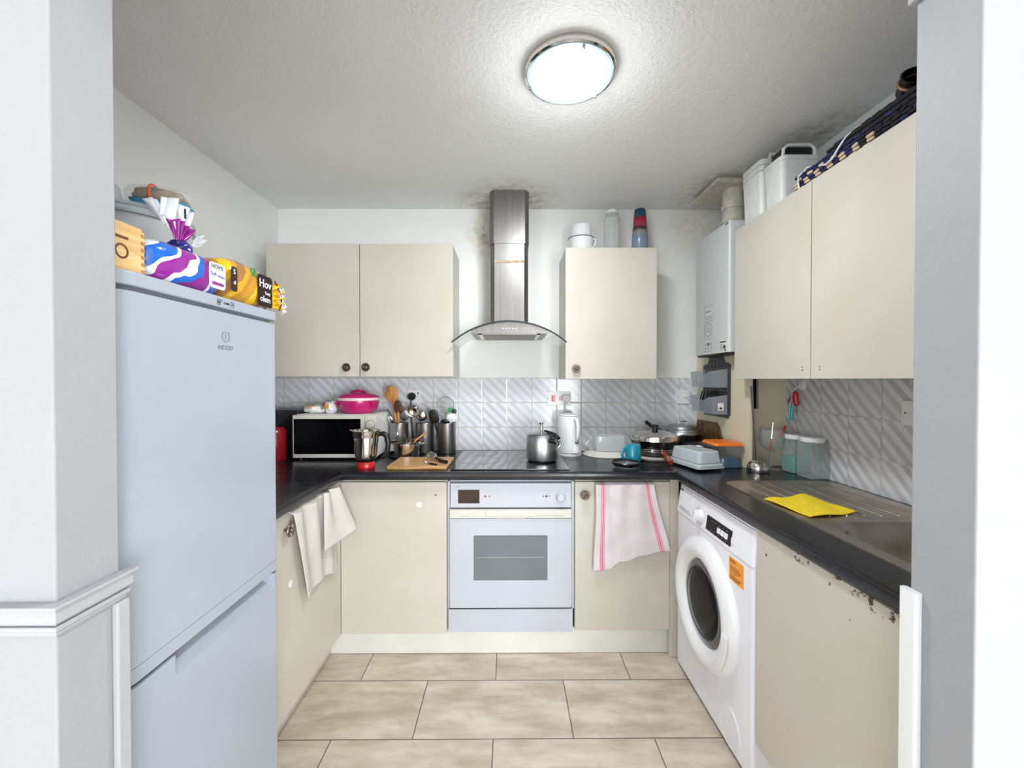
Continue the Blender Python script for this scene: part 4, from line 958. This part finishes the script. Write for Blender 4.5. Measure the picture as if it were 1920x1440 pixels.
obj('ferrule', M().tube([(A[0]+.002, A[1]-.112, A[2]+.035), (A[0]+.001, A[1]-.126, A[2]+.033)], .012, 12), M_CHROME, hn)
obj('hanging_ring', M().tube([(A[0]-.024, A[1]-.21, A[2]-.004), (A[0]-.028, A[1]-.22, A[2]+.012), (A[0]-.010, A[1]-.224, A[2]+.030), (A[0]+.010, A[1]-.23, A[2]+.012), (A[0]+.008, A[1]-.23, A[2]-.004)], .002, 6), M_CHROME, hn)
o = obj('pan_handle', M().tube([(.79, 2.50, Z+.165), (.755, 2.47, Z+.152), (.735, 2.44, Z+.18)], .001, 4), M_BLACK) if False else None
# steamer pan with aluminium lid behind
sp = thing('stock_pot', 'black pot with a stepped aluminium lid in the far corner by the wall', 'pot', (1.016, 2.43, Z))
A2 = (1.016, 2.43, Z)
obj('pot_body', M().lathe([(0, 0), (.086, 0), (.092, .008), (.094, .110), (.096, .118), (0, .118)], *A2, n=56), M_BLACK, sp)
ld = obj('lid', M().lathe([(.102, .114), (.104, .120), (.100, .130), (.096, .132), (.094, .142), (.086, .146), (.082, .158), (.062, .170), (.035, .172), (0, .173)], *A2, n=64), M_ALU, sp)
obj('lid_handle', M().tube([(A2[0]-.022, A2[1], Z+.171), (A2[0]-.020, A2[1], Z+.186), (A2[0]+.020, A2[1], Z+.186), (A2[0]+.022, A2[1], Z+.171)], .004, 8), M_CHROME, ld)
o = obj('long_handle', M().tube([(.93, 2.45, Z+.118), (.86, 2.48, Z+.145), (.815, 2.48, Z+.180)], [.007, .010, .011], 10), M_BLACK, sp)
o = obj('steel_bowl', M().lathe([(0, 0), (.055, 0), (.075, .03), (.082, .078), (.085, .080), (.083, .083), (.074, .078), (0, .074)], 1.040, 2.247, Z, n=48), M_ALU); tag(o, 'grey metal bowl between the black pan and the orange lid', 'bowl')
m = M(); a = Vector((1.10, 2.50, Z+.03))
m.xf = frame((1.133, 2.30, Z), (0, -1, .0), (.05, 0, 1)); tp = [(-.215, .004), (-.215, .180), (-.205, .190), (.010, .190), (.030, .178), (.155, .02), (.150, .004)]; m.prism([(a_, b_) for a_, b_ in tp[::-1]], 0, .004); m.tube([(-.215, .02, -.002), (-.213, .185, -.002), (.010, .190, -.002), (.030, .178, -.002), (.155, .02, -.002)], .004, 8)
o = obj('baking_tray', m, M_BLKW, bevel=.001); tag(o, 'stained dark baking tray leaning on the boxing behind the orange lid', 'tray')
# orange-lidded box on a blue-grey dish
dsh = obj('plastic_dish', M().lathe([(0, 0), (.060, 0), (.064, .004), (.052, .042), (.048, .046), (0, .046)], 1.084, 2.070, Z, n=48, sq=3.2), M_BLUEG); tag(dsh, 'upturned blue-grey plastic dish against the boxed-in corner', 'dish')
ob = thing('food_box', 'clear food box with an orange lid on the upturned blue-grey dish', 'food box', (1.052, 2.09, Z+.046))
obj('box', M().prism(rrect(1.024, 1.126, 2.03, 2.14, .012), Z+.046, Z+.108, rrect(1.016, 1.134, 2.022, 2.148, .012)), M_THINP, ob)
obj('lid', M().prism(rrect(.998, 1.144, 2.005, 2.165, .02), Z+.108, Z+.121, rrect(1.005, 1.138, 2.012, 2.158, .02)), M_ORANGE, ob, bevel=.002)
for _o in (ob,):
    pass
# clear upturned box on a black dish
bx = thing('upturned_box', 'cloudy plastic box cover sitting on a dark dish at the worktop corner', 'box', (.921, 2.050, Z), math.radians(104))
def R4(a, b, r=.02): return rrect(-a, a, -b, b, r)
obj('dish', M().prism(R4(.070, .045), 0.0, .008, R4(.080, .052)), M_BLACK, bx, local=True)
obj('cover', M().prism(R4(.118, .074), .016, .034, R4(.116, .072)).prism(R4(.110, .066), .034, .092, R4(.102, .058)), M_CLEARP, bx, bevel=.006, local=True)
obj('cover_rim', M().prism(R4(.121, .077), .012, .017), M_CLEARP, bx, bevel=.001, local=True)
m = M()
for x, y in ((-.06, -.035), (.06, -.035), (.06, .035), (-.06, .035)): obj('foot', M().lathe([(0, .007), (.004, .007), (.004, .013), (0, .013)], x, y, 0, n=10), M_CHROME, bx, local=True)

# ladle head, goblet, peelers, jars
lt = thing('ladle', 'steel ladle standing with its cup down below the boiler corner', 'ladle', (1.165, 1.955, Z), 0)
obj('cup', M().lathe([(.047, 0), (.049, .004), (.046, .030), (.036, .046), (.018, .054), (0, .056)], 1.165, 1.935, Z, n=40), M_CHROME, lt)
obj('handle', M().tube([(1.158, 1.937, Z+.052), (1.156, 1.948, Z+.16), (1.154, 1.965, Z+.30), (1.153, 1.972, Z+.40)], [.010, .008, .008, .010], 10, flat=.35), M_STEEL, lt)
gb = obj('gin_glass', M().lathe([(0, 0), (.036, 0), (.036, .002), (.010, .006), (.0045, .012), (.004, .075), (.006, .085), (.022, .092), (.046, .115), (.056, .142), (.054, .168), (.046, .192), (.044, .192), (.052, .166), (.053, .142), (.044, .117), (.02, .096), (0, .092)], 1.258, 1.985, Z, n=56), M_GLASS); tag(gb, 'balloon-shaped stemmed glass holding red-handled peelers', 'glass')
def peeler(name, label, a, b, c, mh):
    t = thing(name, label, 'utensil', a, 0)
    obj('handle', M().capsule(a, b, .0055, 10), mh, t); obj('blade', M().tube([b, c], [.0025, .0018], 6), M_CHROME, t)
peeler('peeler', 'red-handled peeler leaning out of the stemmed glass to the right', (1.290, 1.965, Z+.165), (1.310, 1.965, Z+.208), (1.266, 1.985, Z+.108), M_RED)
peeler('peeler', 'red-handled knife standing blade up inside the stemmed glass', (1.252, 1.985, Z+.100), (1.254, 1.98, Z+.145), (1.262, 1.98, Z+.225), M_RED)
def jar(label, x, y, r, h, fill=None):
    t = thing('storage_jar', label, 'jar', (x, y, Z), 0)
    b = obj('jar_body', M().prism(rrect(x-r, x+r, y-r-.003, y+r+.003, .010), Z+.001, Z+h-.018), M_JAR, t, bevel=.003)
    obj('lid', M().lathe([(0, h), (r*1.04, h), (r*1.10, h-.003), (r*1.12, h-.018), (r*1.10, h-.020), (0, h-.020)], x, y, Z, n=44), M_WPL, t)
    if fill: obj('contents', M().prism(rrect(x-r+.003, x+r-.003, y-r+.001, y+r-.001, .008), Z+.004, Z+fill), M_AQUAC, b, bevel=.004)
jar('clear square jar with a white lid and turquoise contents by the tiles', 1.338, 1.930, .042, .176, .078)
jar('empty clear square jar with a white lid at the end of the draining board', 1.338, 1.822, .043, .178)
hk = thing('wall_hook', 'white suction hook on the right wall tiles holding peelers', 'hook', (1.38, 1.965, 1.29))
m = M(); m.xf = frame((1.383, 1.955, 1.302), *LX); m.lathe([(0, .008), (.012, .006), (.024, .002), (.025, 0)], n=32); obj('suction_cup', m, M_WPL, hk)
obj('hook_arm', M().tube([(1.376, 1.958, 1.300), (1.362, 1.962, 1.292), (1.354, 1.966, 1.280), (1.350, 1.968, 1.290)], .004, 8), M_WPL, hk)
t = thing('can_opener', 'red-handled utensil hanging from the white wall hook', 'utensil', (1.357, 1.962, 1.20))
obj('handle', M().capsule((1.352, 1.955, 1.262), (1.354, 1.952, 1.215), .0125, 12), M_RED, t); obj('shaft', M().tube([(1.357, 1.966, 1.283), (1.354, 1.955, 1.262), (1.358, 1.952, 1.16)], .002, 6), M_CHROME, t)
obj('second_handle', M().capsule((1.353, 1.99, 1.243), (1.350, 1.998, 1.222), .006, 10), M_RED, t)
t = thing('brush', 'turquoise handled utensil hanging from the white wall hook', 'utensil', (1.354, 1.98, 1.13))
obj('handle', M().tube([(1.357, 1.972, 1.245), (1.352, 1.978, 1.19), (1.350, 1.984, 1.136)], [.004, .0085, .008], 10), M_AQUA, t); obj('loop', M().tube([(1.355, 1.966, 1.284), (1.352, 1.98, 1.265), (1.350, 1.995, 1.19), (1.352, 2.003, 1.14)], .0016, 6), M_CHROME, t)

# ================================================================== ON TOP OF THE RIGHT-HAND BACK CABINET
T = 2.037
t = thing('enamel_pan', 'white pan upside down on the cabinet right of the hood', 'pan', (.412, 2.40, T))
obj('pan', M().lathe([(.068, 0), (.070, .004), (.068, .085), (.072, .092), (.072, .098), (.062, .102), (.060, .165), (.055, .173), (0, .175)], .412, 2.40, T, n=48), M_SHINYW, t)
obj('rim', M().torus((.412, 2.40, T+.098), .073, .003, 48, 8), M_GINK, t)
obj('handle', M().tube([(.470, 2.375, T+.092), (.492, 2.368, T+.085), (.484, 2.362, T+.05), (.472, 2.365, T+.04)], .005, 8), M_SHINYW, t)
t = thing('glass_bottle', 'clear glass bottle jug on the cabinet between the white pan and the cups', 'bottle', (.590, 2.40, T))
obj('bottle', M().lathe([(0, 0), (.046, 0), (.048, .004), (.048, .20), (.044, .215), (.036, .225), (.036, .24), (.034, .24), (.034, .224), (.042, .212), (.045, .2), (.045, .006), (0, .006)], .590, 2.40, T, n=40), M_THINP, t)
obj('stopper', M().lathe([(0, .262), (.034, .260), (.037, .252), (.037, .240), (0, .24)], .590, 2.40, T, n=36), M_WPL, t)
obj('wire_clasp', M().tube([(.60, 2.362, T+.255), (.612, 2.358, T+.25), (.616, 2.355, T+.21), (.612, 2.355, T+.18), (.60, 2.357, T+.185)], .002, 6), M_CHROME, t)
def cupmat():
    N = NT('printed_cup'); s = N.n('ShaderNodeSeparateXYZ'); N.l(N.obj(), s.inputs[0]); r = N.n('ShaderNodeValToRGB'); r.color_ramp.interpolation = 'LINEAR'
    f = N.mth('ADD', N.mth('DIVIDE', s.outputs[2], .27), N.mth('MULTIPLY', N.mth('SUBTRACT', N.noise(N.obj(), 30, 3), .5), .12)); N.l(f, r.inputs[0])
    e = r.color_ramp.elements; e[0].position = 0; e[0].color = lin((150, 166, 182)); e[1].position = 1; e[1].color = lin((20, 56, 80))
    for p, c in ((.40, (150, 154, 172)), (.52, (130, 120, 110)), (.56, (30, 16, 24)), (.64, (150, 60, 90)), (.72, (176, 20, 60)), (.80, (120, 14, 40)), (.86, (16, 80, 104))): q = e.new(p); q.color = lin(c)
    N.l(r.outputs[0], N.b.inputs['Base Color']); N.b.inputs['Roughness'].default_value = .3; return N.m
CM = cupmat()
cps = thing('cup_stack', 'stack of printed plastic tumblers upside down at the right end of the cabinet', 'cups', (.752, 2.40, T))
obj('outer_cup', M().lathe([(.044, .115), (.044, .118), (.032, .262), (.028, .268), (0, .268)], .752, 2.40, T, n=40), CM, cps)
obj('inner_cup', M().lathe([(.045, .055), (.046, .058), (.044, .118), (.040, .12)], .752, 2.40, T, n=40), mat('blue_tint_tumbler', (136, 158, 178), .2, alpha=.8, coat=.4), cps)
obj('bottom_cup', M().lathe([(.047, 0), (.048, .004), (.045, .058), (.040, .06)], .752, 2.40, T, n=40), mat('blue_tint_tumbler', (136, 158, 178), .2, alpha=.8, coat=.4), cps)

# ================================================================== ON TOP OF THE RIGHT WALL CABINET
T = 2.032
t = thing('plastic_tub', 'tall nested stack of white tubs nearest the boiler on the right cabinet', 'tub', (1.18, 1.90, T), 0)
def tub(x0, x1, y0, y1, z0, z1, r=.02, tp=.006):
    return M().prism(rrect(x0+tp, x1-tp, y0+tp, y1-tp, r), z0, z1, rrect(x0, x1, y0, y1, r))
obj('tub', tub(1.10, 1.26, 1.822, 1.972, T, T+.19), M_FROST, t)
for i in range(3): obj('nested_rim', tub(1.098, 1.262, 1.82, 1.974, T+.19+i*.025, T+.213+i*.025, tp=.001), M_FROST, t, bevel=.003)
obj('handle', M().tube([(1.14, 1.83, T+.265), (1.145, 1.83, T+.285), (1.235, 1.83, T+.285), (1.24, 1.83, T+.265)], .006, 8), M_WPL, t)
t = thing('plastic_tub', 'white tub with a raised handle beside the rolled mat on the right cabinet', 'tub', (1.18, 1.74, T), 0)
obj('tub', tub(1.10, 1.262, 1.682, 1.808, T, T+.185, .022), M_FROST, t)
obj('rim', M().prism(rrect(1.097, 1.265, 1.679, 1.811, .024), T+.185, T+.205), M_FROST, t, bevel=.004)
obj('raised_frame', M().tube([(1.115, 1.70, T+.205), (1.118, 1.70, T+.237), (1.135, 1.70, T+.252), (1.225, 1.70, T+.256), (1.245, 1.70, T+.240), (1.248, 1.70, T+.205)], .0065, 10), M_WPL, t)
obj('dark_insert', M().prism(rrect(1.122, 1.243, 1.704, 1.79, .01), T+.205, T+.248), M_BLACK, t, bevel=.004)
# woven mat, folded
mt_ = thing('rag_rug', 'folded navy, beige and black rag rug on the right wall cabinet', 'rug', (1.2, 1.3, T))
obj('core', M().prism(rrect(1.092, 1.34, .99, 1.585, .02), T, T+.052).prism(rrect(1.098, 1.34, .99, 1.42, .02), T+.052, T+.082), M_BYARN, mt_, bevel=.01)
ma, mb, mc = M(), M(), M()
for r in range(5):
    z = T+.007+r*.0135
    y = 1.602-(.016 if r % 2 else 0)-r*.004; i = 0
    while y > 1.0:
        l = random.uniform(.022, .027)
        if r < 4 and i % 2 == 0 and y > (1.25 if r < 3 else 1.40): tgt = ma
        else: tgt = mb if (y > 1.30 or random.random() < .15) else mc
        tgt.capsule((1.087+.0015*r+random.uniform(-.002, .002), y, z), (1.087+.0015*r, y-l+.008, z+random.uniform(-.002, .002)), .0058, 7)
        y -= l+.003; i += 1
for r in range(12):
    x = 1.10+r*.02; y = 1.585-(.01 if r % 2 else 0)
    while y > 1.0:
        top_ = T+.060 if y > 1.43 else T+.088
        l = .026; tgt = mb if y > 1.40 else mc
        tgt.capsule((x, y, top_), (x, y-l, top_+random.uniform(-.002, .003)), .0062, 6); y -= l+.010
for r in range(2):
    y = 1.43
    while y > 1.0: mc.capsule((1.094, y, T+.066+r*.013), (1.094, y-.02, T+.066+r*.013), .0055, 7); y -= .027
obj('beige_loops', ma, M_BEIGE, mt_); obj('navy_loops', mb, M_NAVY, mt_); obj('black_loops', mc, M_BYARN, mt_)
o = obj('power_cable', M().tube([(1.078, 1.545, T-.006), (1.077, 1.553, T+.03), (1.083, 1.56, T+.055), (1.10, 1.54, T+.079), (1.14, 1.50, T+.077), (1.12, 1.475, T+.075), (1.085, 1.455, T+.045), (1.078, 1.42, T+.03), (1.078, 1.39, T+.034), (1.078, 1.365, T+.055), (1.086, 1.345, T+.08), (1.11, 1.33, T+.103), (1.20, 1.30, T+.103)], .0032, 8), M_CABLE); tag(o, 'white cable looped over the folded rug on the right cabinet', 'cable')
t = thing('dark_tin', 'open dark tin lying on the folded rug at the pillar', 'tin', (1.20, 1.20, T+.09))
d = Vector((-.35, -.75, .45)).normalized(); c0 = Vector((1.160, 1.200, T+.133))
m = M(); m.xf = frame(c0, d.cross(Vector((0, 0, 1))).normalized(), Vector(d).cross(d.cross(Vector((0, 0, 1)))).normalized()*1)
m.lathe([(0, -.012), (.034, -.012), (.036, -.008), (.037, .035), (.0385, .037), (.0385, .041), (.035, .041), (.034, .03), (.033, -.006), (0, -.006)], n=36); obj('tin', m, mat('dark_bronze_tin', (34, 22, 20), .25, .4, var=.1), t)
m2 = M(); m2.xf = m.xf; m2.torus((0, 0, .020), .0372, .004, 36, 8); obj('band', m2, mat('brown_band', (150, 112, 84), .4), t)
o = obj('carrier_bag', M().ell((1.185, 1.20, T+.104), .045, .04, .012, nz=.5, ns=5), M_FILM); tag(o, 'small crumpled clear bag under the dark tin on the rug', 'bag')

# ================================================================== ON TOP OF THE FRIDGE
T = 1.5375
wb = thing('wooden_box', 'pale pine box with a branded mark on top of the fridge', 'box', (-.83, .80, T))
bxm = obj('box', M().box(-.945, -.735, .752, .846, T, T+.086), M_PINE, wb, bevel=.001)
m = M()
for i in range(6): m.box(-.7352, -.7342, .838, .8465, T+.004+i*.0142, T+.0105+i*.0142)
obj('joint_fingers', m, wood('dark_end_grain', (168, 120, 66), (196, 150, 92)), bxm)
obj('lid_board', M().box(-.940, -.737, .756, .842, T+.086, T+.092), M_PINE, wb)
m = M(); m.xf = frame((-.735, .796, T+.036), *FX); m.lathe([(.0105, 0), (.0105, .0006), (.0145, .0006), (.0145, 0)], n=36); m.box(-.014, .014, .024, .029, 0, .0006); obj('brand_mark', m, M_BROWN, bxm)
tb = thing('storage_tub', 'large cloudy white storage tub with a lid at the back of the fridge top', 'tub', (-1.09, 1.215, T))
TM = mat('cloudy_white_tub', (198, 200, 202), .35, var=.03)
obj('tub', M().lathe([(0, .002), (.128, .002), (.132, .008), (.138, .235), (0, .235)], -1.09, 1.215, T, n=64), TM, tb)
obj('lid', M().lathe([(.136, .232), (.145, .234), (.147, .240), (.143, .250), (.147, .254), (.145, .262), (0, .262)], -1.09, 1.215, T, n=64), mat('cloudy_blue_white_lid', (192, 200, 204), .3, var=.03), tb)
T2 = T+.262
fp = thing('food_tray', 'wrapped food pack with an orange band on the cloudy storage tub', 'food pack', (-.962, 1.168, T2), math.radians(20))
obj('tray', M().prism(rrect(-.058, .058, -.034, .034, .015), .0, .014, rrect(-.066, .066, -.040, .040, .015)), mat('blue_foam_tray', (74, 150, 190), .4), fp, local=True)
obj('food', M().ell((-.004, -.002, .028), .060, .044, .022, .7, .8, nz=.2, ns=6), mat('brown_dried_food', (150, 122, 88), .4, var=.35, vs=60, coat=.4), fp, local=True)
obj('film', M().ell((-.008, 0, .031), .078, .050, .026, .8, .7, nz=.12, ns=5), M_FILM if False else mat('clear_cling_film', (232, 236, 232), .08, var=.02, alpha=.22, coat=.8), fp, local=True)
m = M(); pts = []
for i in range(25):
    a = 2*PI*i/24; pts.append((-.012, .054*math.copysign(abs(math.cos(a))**.7, math.cos(a)), .028+.030*math.copysign(abs(math.sin(a))**.8, math.sin(a))))
obj('rubber_band', m.tube(pts, .0028, 6, cap=False), mat('orange_rubber', (236, 84, 40), .5), fp, local=True)
o = obj('glass_bowl', M().lathe([(.038, 0), (.046, .012), (.050, .035), (.044, .062), (.030, .080), (.028, .078), (.042, .060), (.048, .035), (.044, .013), (.036, .001)], -1.122, 1.150, T2, n=40), M_GLASS); tag(o, 'round clear glass on the storage tub beside the pillar', 'glass')

def breadmat(name, stops, sc, rot, film=.1):
    N = NT(name); mp = N.n('ShaderNodeMapping'); mp.inputs['Rotation'].default_value = rot; mp.inputs['Location'].default_value = (.013, .02, .006); N.l(N.obj(), mp.inputs[0])
    s = N.n('ShaderNodeSeparateXYZ'); N.l(mp.outputs[0], s.inputs[0])
    f = N.mth('FRACT', N.mth('ADD', N.mth('MULTIPLY', s.outputs[1], sc), N.mth('MULTIPLY', N.mth('SUBTRACT', N.noise(N.obj(), 9, 2), .5), .7)))
    r = N.n('ShaderNodeValToRGB'); r.color_ramp.interpolation = 'CONSTANT'; N.l(f, r.inputs[0]); e = r.color_ramp.elements
    e[0].position = 0; e[0].color = lin(stops[0][1]); e[1].position = stops[1][0]; e[1].color = lin(stops[1][1])
    for p, c in stops[2:]: q = e.new(p); q.color = lin(c)
    N.l(r.outputs[0], N.b.inputs['Base Color']); N.b.inputs['Roughness'].default_value = .16; N.b.inputs['Coat Weight'].default_value = .5
    N.bump(N.noise(N.obj(), 26, 5, .6), .5, .004); return N.m
PUR, BLU, WH = (140, 28, 138), (24, 104, 206), (238, 238, 242)
M_BAG1 = breadmat('purple_blue_bag_print', [(0, PUR), (.30, WH), (.36, BLU), (.60, WH), (.66, (150, 36, 150)), (.86, WH), (.92, BLU)], 6.5, (.75, 0, 0))
M_BAG2 = breadmat('amber_bag_print', [(0, (206, 150, 30)), (.2, (240, 196, 20)), (.38, (214, 160, 30)), (.55, (168, 116, 62)), (.75, (220, 166, 34)), (.88, (190, 134, 40))], 9, (.5, 0, 0))
b1 = thing('bread_bag', 'purple and blue bread bag tied at the top beside the pine box', 'bread', (-.80, .98, T))
lf = obj('loaf', M().ell((-.808, .985, T+.050), .066, .118, .050, .55, .5, n=48, m=28, nz=.03, ns=3), M_BAG1, b1)
m = M()
m.ell((-.795, 1.015, T+.108), .024, .028, .020, nz=.25, ns=8, n=30, m=18); kn_ = obj('knot', m, mat('navy_purple_film', (44, 34, 130), .18, var=.5, vs=40, coat=.5), b1)
def fan(o_, w0, w1, h, ny, dirx=0., lean=0., fold=5, amp=.006):
    def f(u, v):
        k = w0+(w1-w0)*v**1.2; a = (u-.5)*2
        return (o_[0]+dirx*v+amp*math.sin(u*fold*2*PI)*(.3+v), o_[1]+a*k+lean*v, o_[2]+h*v*(1-.12*a*a)+.004*math.sin(u*9+v*4))
    return f
obj('gathered_neck', M().sheet(fan((-.798, 1.012, T+.120), .012, .046, .055, 0, lean=.010, fold=6, amp=.005), 50, 12), mat('purple_film', (146, 26, 134), .2, var=.12, vs=40, coat=.5), b1, solid=.0008)
obj('film_tail', M().sheet(fan((-.800, 1.005, T+.168), .044, .052, .056, 0, dirx=-.004, lean=.016, fold=3, amp=.006), 44, 14), mat('white_bag_film', (228, 228, 234), .2, var=.04, alpha=.85, coat=.5), b1, solid=.0008)
obj('film_tail', M().sheet(fan((-.80, .985, T+.150), .012, .028, .05, 0, dirx=-.01, lean=-.030, fold=4, amp=.006), 36, 12), M_FILM, b1, solid=.0008)
obj('film_tail', M().sheet(fan((-.80, 1.06, T+.125), .006, .020, .038, 0, dirx=.004, lean=.028, fold=4, amp=.004), 30, 10), M_FILM, b1, solid=.0008)
obj('barcode', M().box(-.7915, -.7905, 1.022, 1.028, T+.184, T+.208), M_INK, b1)
# label panel
def panel(y0, y1, z0, z1, cx, r): 
    m = M(); m.xf = frame((cx, 0, 0), *FX); m.prism(rrect(y0, y1, z0, z1, r), 0, .001); return m
lb = obj('label_panel', panel(1.035, 1.093, T+.022, T+.086, -.7415, .010), M_WINK, lf)
obj('label_text', M().text('HOVIS', .0150, (-.7402, 1.063, T+.076), *FX), M_INK, lb)
obj('label_script', M().text('Soft', .0130, (-.7402, 1.050, T+.057), *FX).text('White', .0098, (-.7402, 1.0765, T+.054), *FX), mat('blue_ink', (64, 92, 196), .4), lb)
obj('label_band', panel(1.044, 1.086, T+.030, T+.038, -.7408, .001), mat('mauve_ink', (150, 60, 140), .4), lb)
b2 = thing('bread_bag', 'yellow and brown bread bag at the far end of the fridge top', 'bread', (-.83, 1.18, T))
lf = obj('loaf', M().ell((-.813, 1.205, T+.063), .074, .104, .065, .62, .55, n=48, m=28, nz=.03, ns=3), M_BAG2, b2)
obj('end_tail', M().sheet(lambda u, v: (-.745-.012*u+.006*math.sin(u*30)*v+.012*v, 1.300+.068*v-.012*(u-.5)**2*8*v, T+.016+u*(.050+.042*v)-.004*v), 40, 12), mat('yellow_print_film', (230, 176, 14), .2, var=.3, vs=90, coat=.5), b2, solid=.0012)
obj('tail_border', M().tube([(-.732, 1.331, T+.012), (-.734, 1.347, T+.030), (-.738, 1.355, T+.058), (-.744, 1.348, T+.085), (-.746, 1.331, T+.104)], .0022, 6), mat('maroon_print', (92, 30, 34), .3), b2)
obj('clear_end', M().sheet(lambda u, v: (-.735-.01*u+.006*math.sin(u*22+v*8), 1.345+.030*v, T+.004+u*.085+.006*math.sin(v*9)), 30, 8), M_FILM, b2, solid=.0006)
DK = mat('dark_maroon_print', (44, 16, 22), .2, coat=.5)
lp1 = obj('label_panel', panel(1.112, 1.136, T+.028, T+.094, -.7385, .008), DK, lf)
obj('label_text', M().text('S', .019, (-.7372, 1.124, T+.080), *FX).text('al', .014, (-.7372, 1.125, T+.052), *FX), M_WINK, lp1)
lp2 = obj('label_panel', panel(1.226, 1.300, T+.010, T+.104, -.7375, .010), DK, lf)
obj('label_text', M().text('Hov', .036, (-.7362, 1.263, T+.078), *FX).text('Tasty', .013, (-.7362, 1.275, T+.052), *FX).text('olem', .026, (-.7362, 1.264, T+.033), *FX), M_WINK, lp2)
obj('green_leaf', M().ell((-.744, 1.218, T+.100), .005, .013, .015), mat('green_print', (60, 140, 80), .3, var=.3, vs=80), lf)

# ================================================================== TOWELS
def cloth_mat(name, stripes):
    N = NT(name); uv = N.n('ShaderNodeUVMap'); uv.uv_map = 'uv'; s = N.n('ShaderNodeSeparateXYZ'); N.l(uv.outputs[0], s.inputs[0])
    o = N.mix(N.ramp(N.noise(N.obj(), 10, 4), .4, .75), lin((222, 212, 217)), lin((204, 192, 192)))
    for a, b in stripes:
        k = N.mth('MULTIPLY', N.mth('GREATER_THAN', s.outputs[0], a), N.mth('LESS_THAN', s.outputs[0], b)); o = N.mix(N.mth('MULTIPLY', k, .8), o, lin((226, 64, 104)))
    N.l(o, N.b.inputs['Base Color']); N.b.inputs['Roughness'].default_value = .9; N.b.inputs['Sheen Weight'].default_value = .2
    N.bump(N.noise(N.obj(), 350, 2), .3, .0006); return N.m
def lerp(t, pts):
    for (a, b), (c, d) in zip(pts, pts[1:]):
        if t <= c: return b+(d-b)*(t-a)/(c-a) if c > a else b
    return pts[-1][1]
BOT = [(0, .430), (.12, .432), (.23, .437), (.34, .468), (.48, .474), (.58, .492), (.80, .515), (1, .522)]
def tw(u, v):
    xl = .404-.006*v; xr = .676+.078*v
    zb_ = lerp(u, BOT); zt = .8455
    x = xl+(xr-xl)*u+.004*math.sin(v*5+u*3); z = zt+(zb_-zt)*v
    a = .0045+.005*(1-v)
    y = 1.958-.008-a*(1+math.sin(u*19+.9*math.sin(v*3)))*.75-.006*math.exp(-((u-.18-.05*v)/.05)**2)-.004*v*(1+math.sin(u*7+2))
    if v < .03: y = 1.966-.012*(v/.03)**.5
    return (x, y, z)
t = obj('tea_towel', M().sheet(tw, 90, 60), cloth_mat('red_striped_cotton', [(.085, .098), (.108, .130), (.140, .150), (.862, .872), (.880, .902), (.911, .922)]), solid=.0018); tag(t, 'pale tea towel with red stripes hanging right of the oven', 'towel')
W1 = mat('cream_cotton', (206, 199, 193), .9, var=.05, vs=8, bs=350, bst=.3, bd=.0006)
def tl(u, v):
    yl = 1.503+.095*v; yr = 1.845+.040*v
    y = yl+(yr-yl)*u; zb_ = .482-.030*u+.03*math.sin(u*PI)
    z = .853+(zb_-.853)*v
    x = -.792+.010*(1+math.sin(u*17+1.2*v))*(.45+.55*(1-v))+.010*v
    if v < .03: x = -.806+.014*(v/.03)**.5+.0
    return (x, y, z)
def tl2(u, v):
    y = 1.735+.155*u*(.75+.4*v)-.02*v; z = .853-(.235+.0*u-.03*u)*v
    x = -.775+.012*math.sin(u*9)*(1-v)+(.012+.058*v)*u+.012*v
    return (x, y, z)
t = obj('cotton_towel', M().sheet(tl, 70, 50), W1, solid=.0025); tag(t, 'plain cream towel hanging over the cabinet door beside the fridge', 'towel')
t2 = obj('front_fold', M().sheet(tl2, 30, 30), W1, t, solid=.0025)
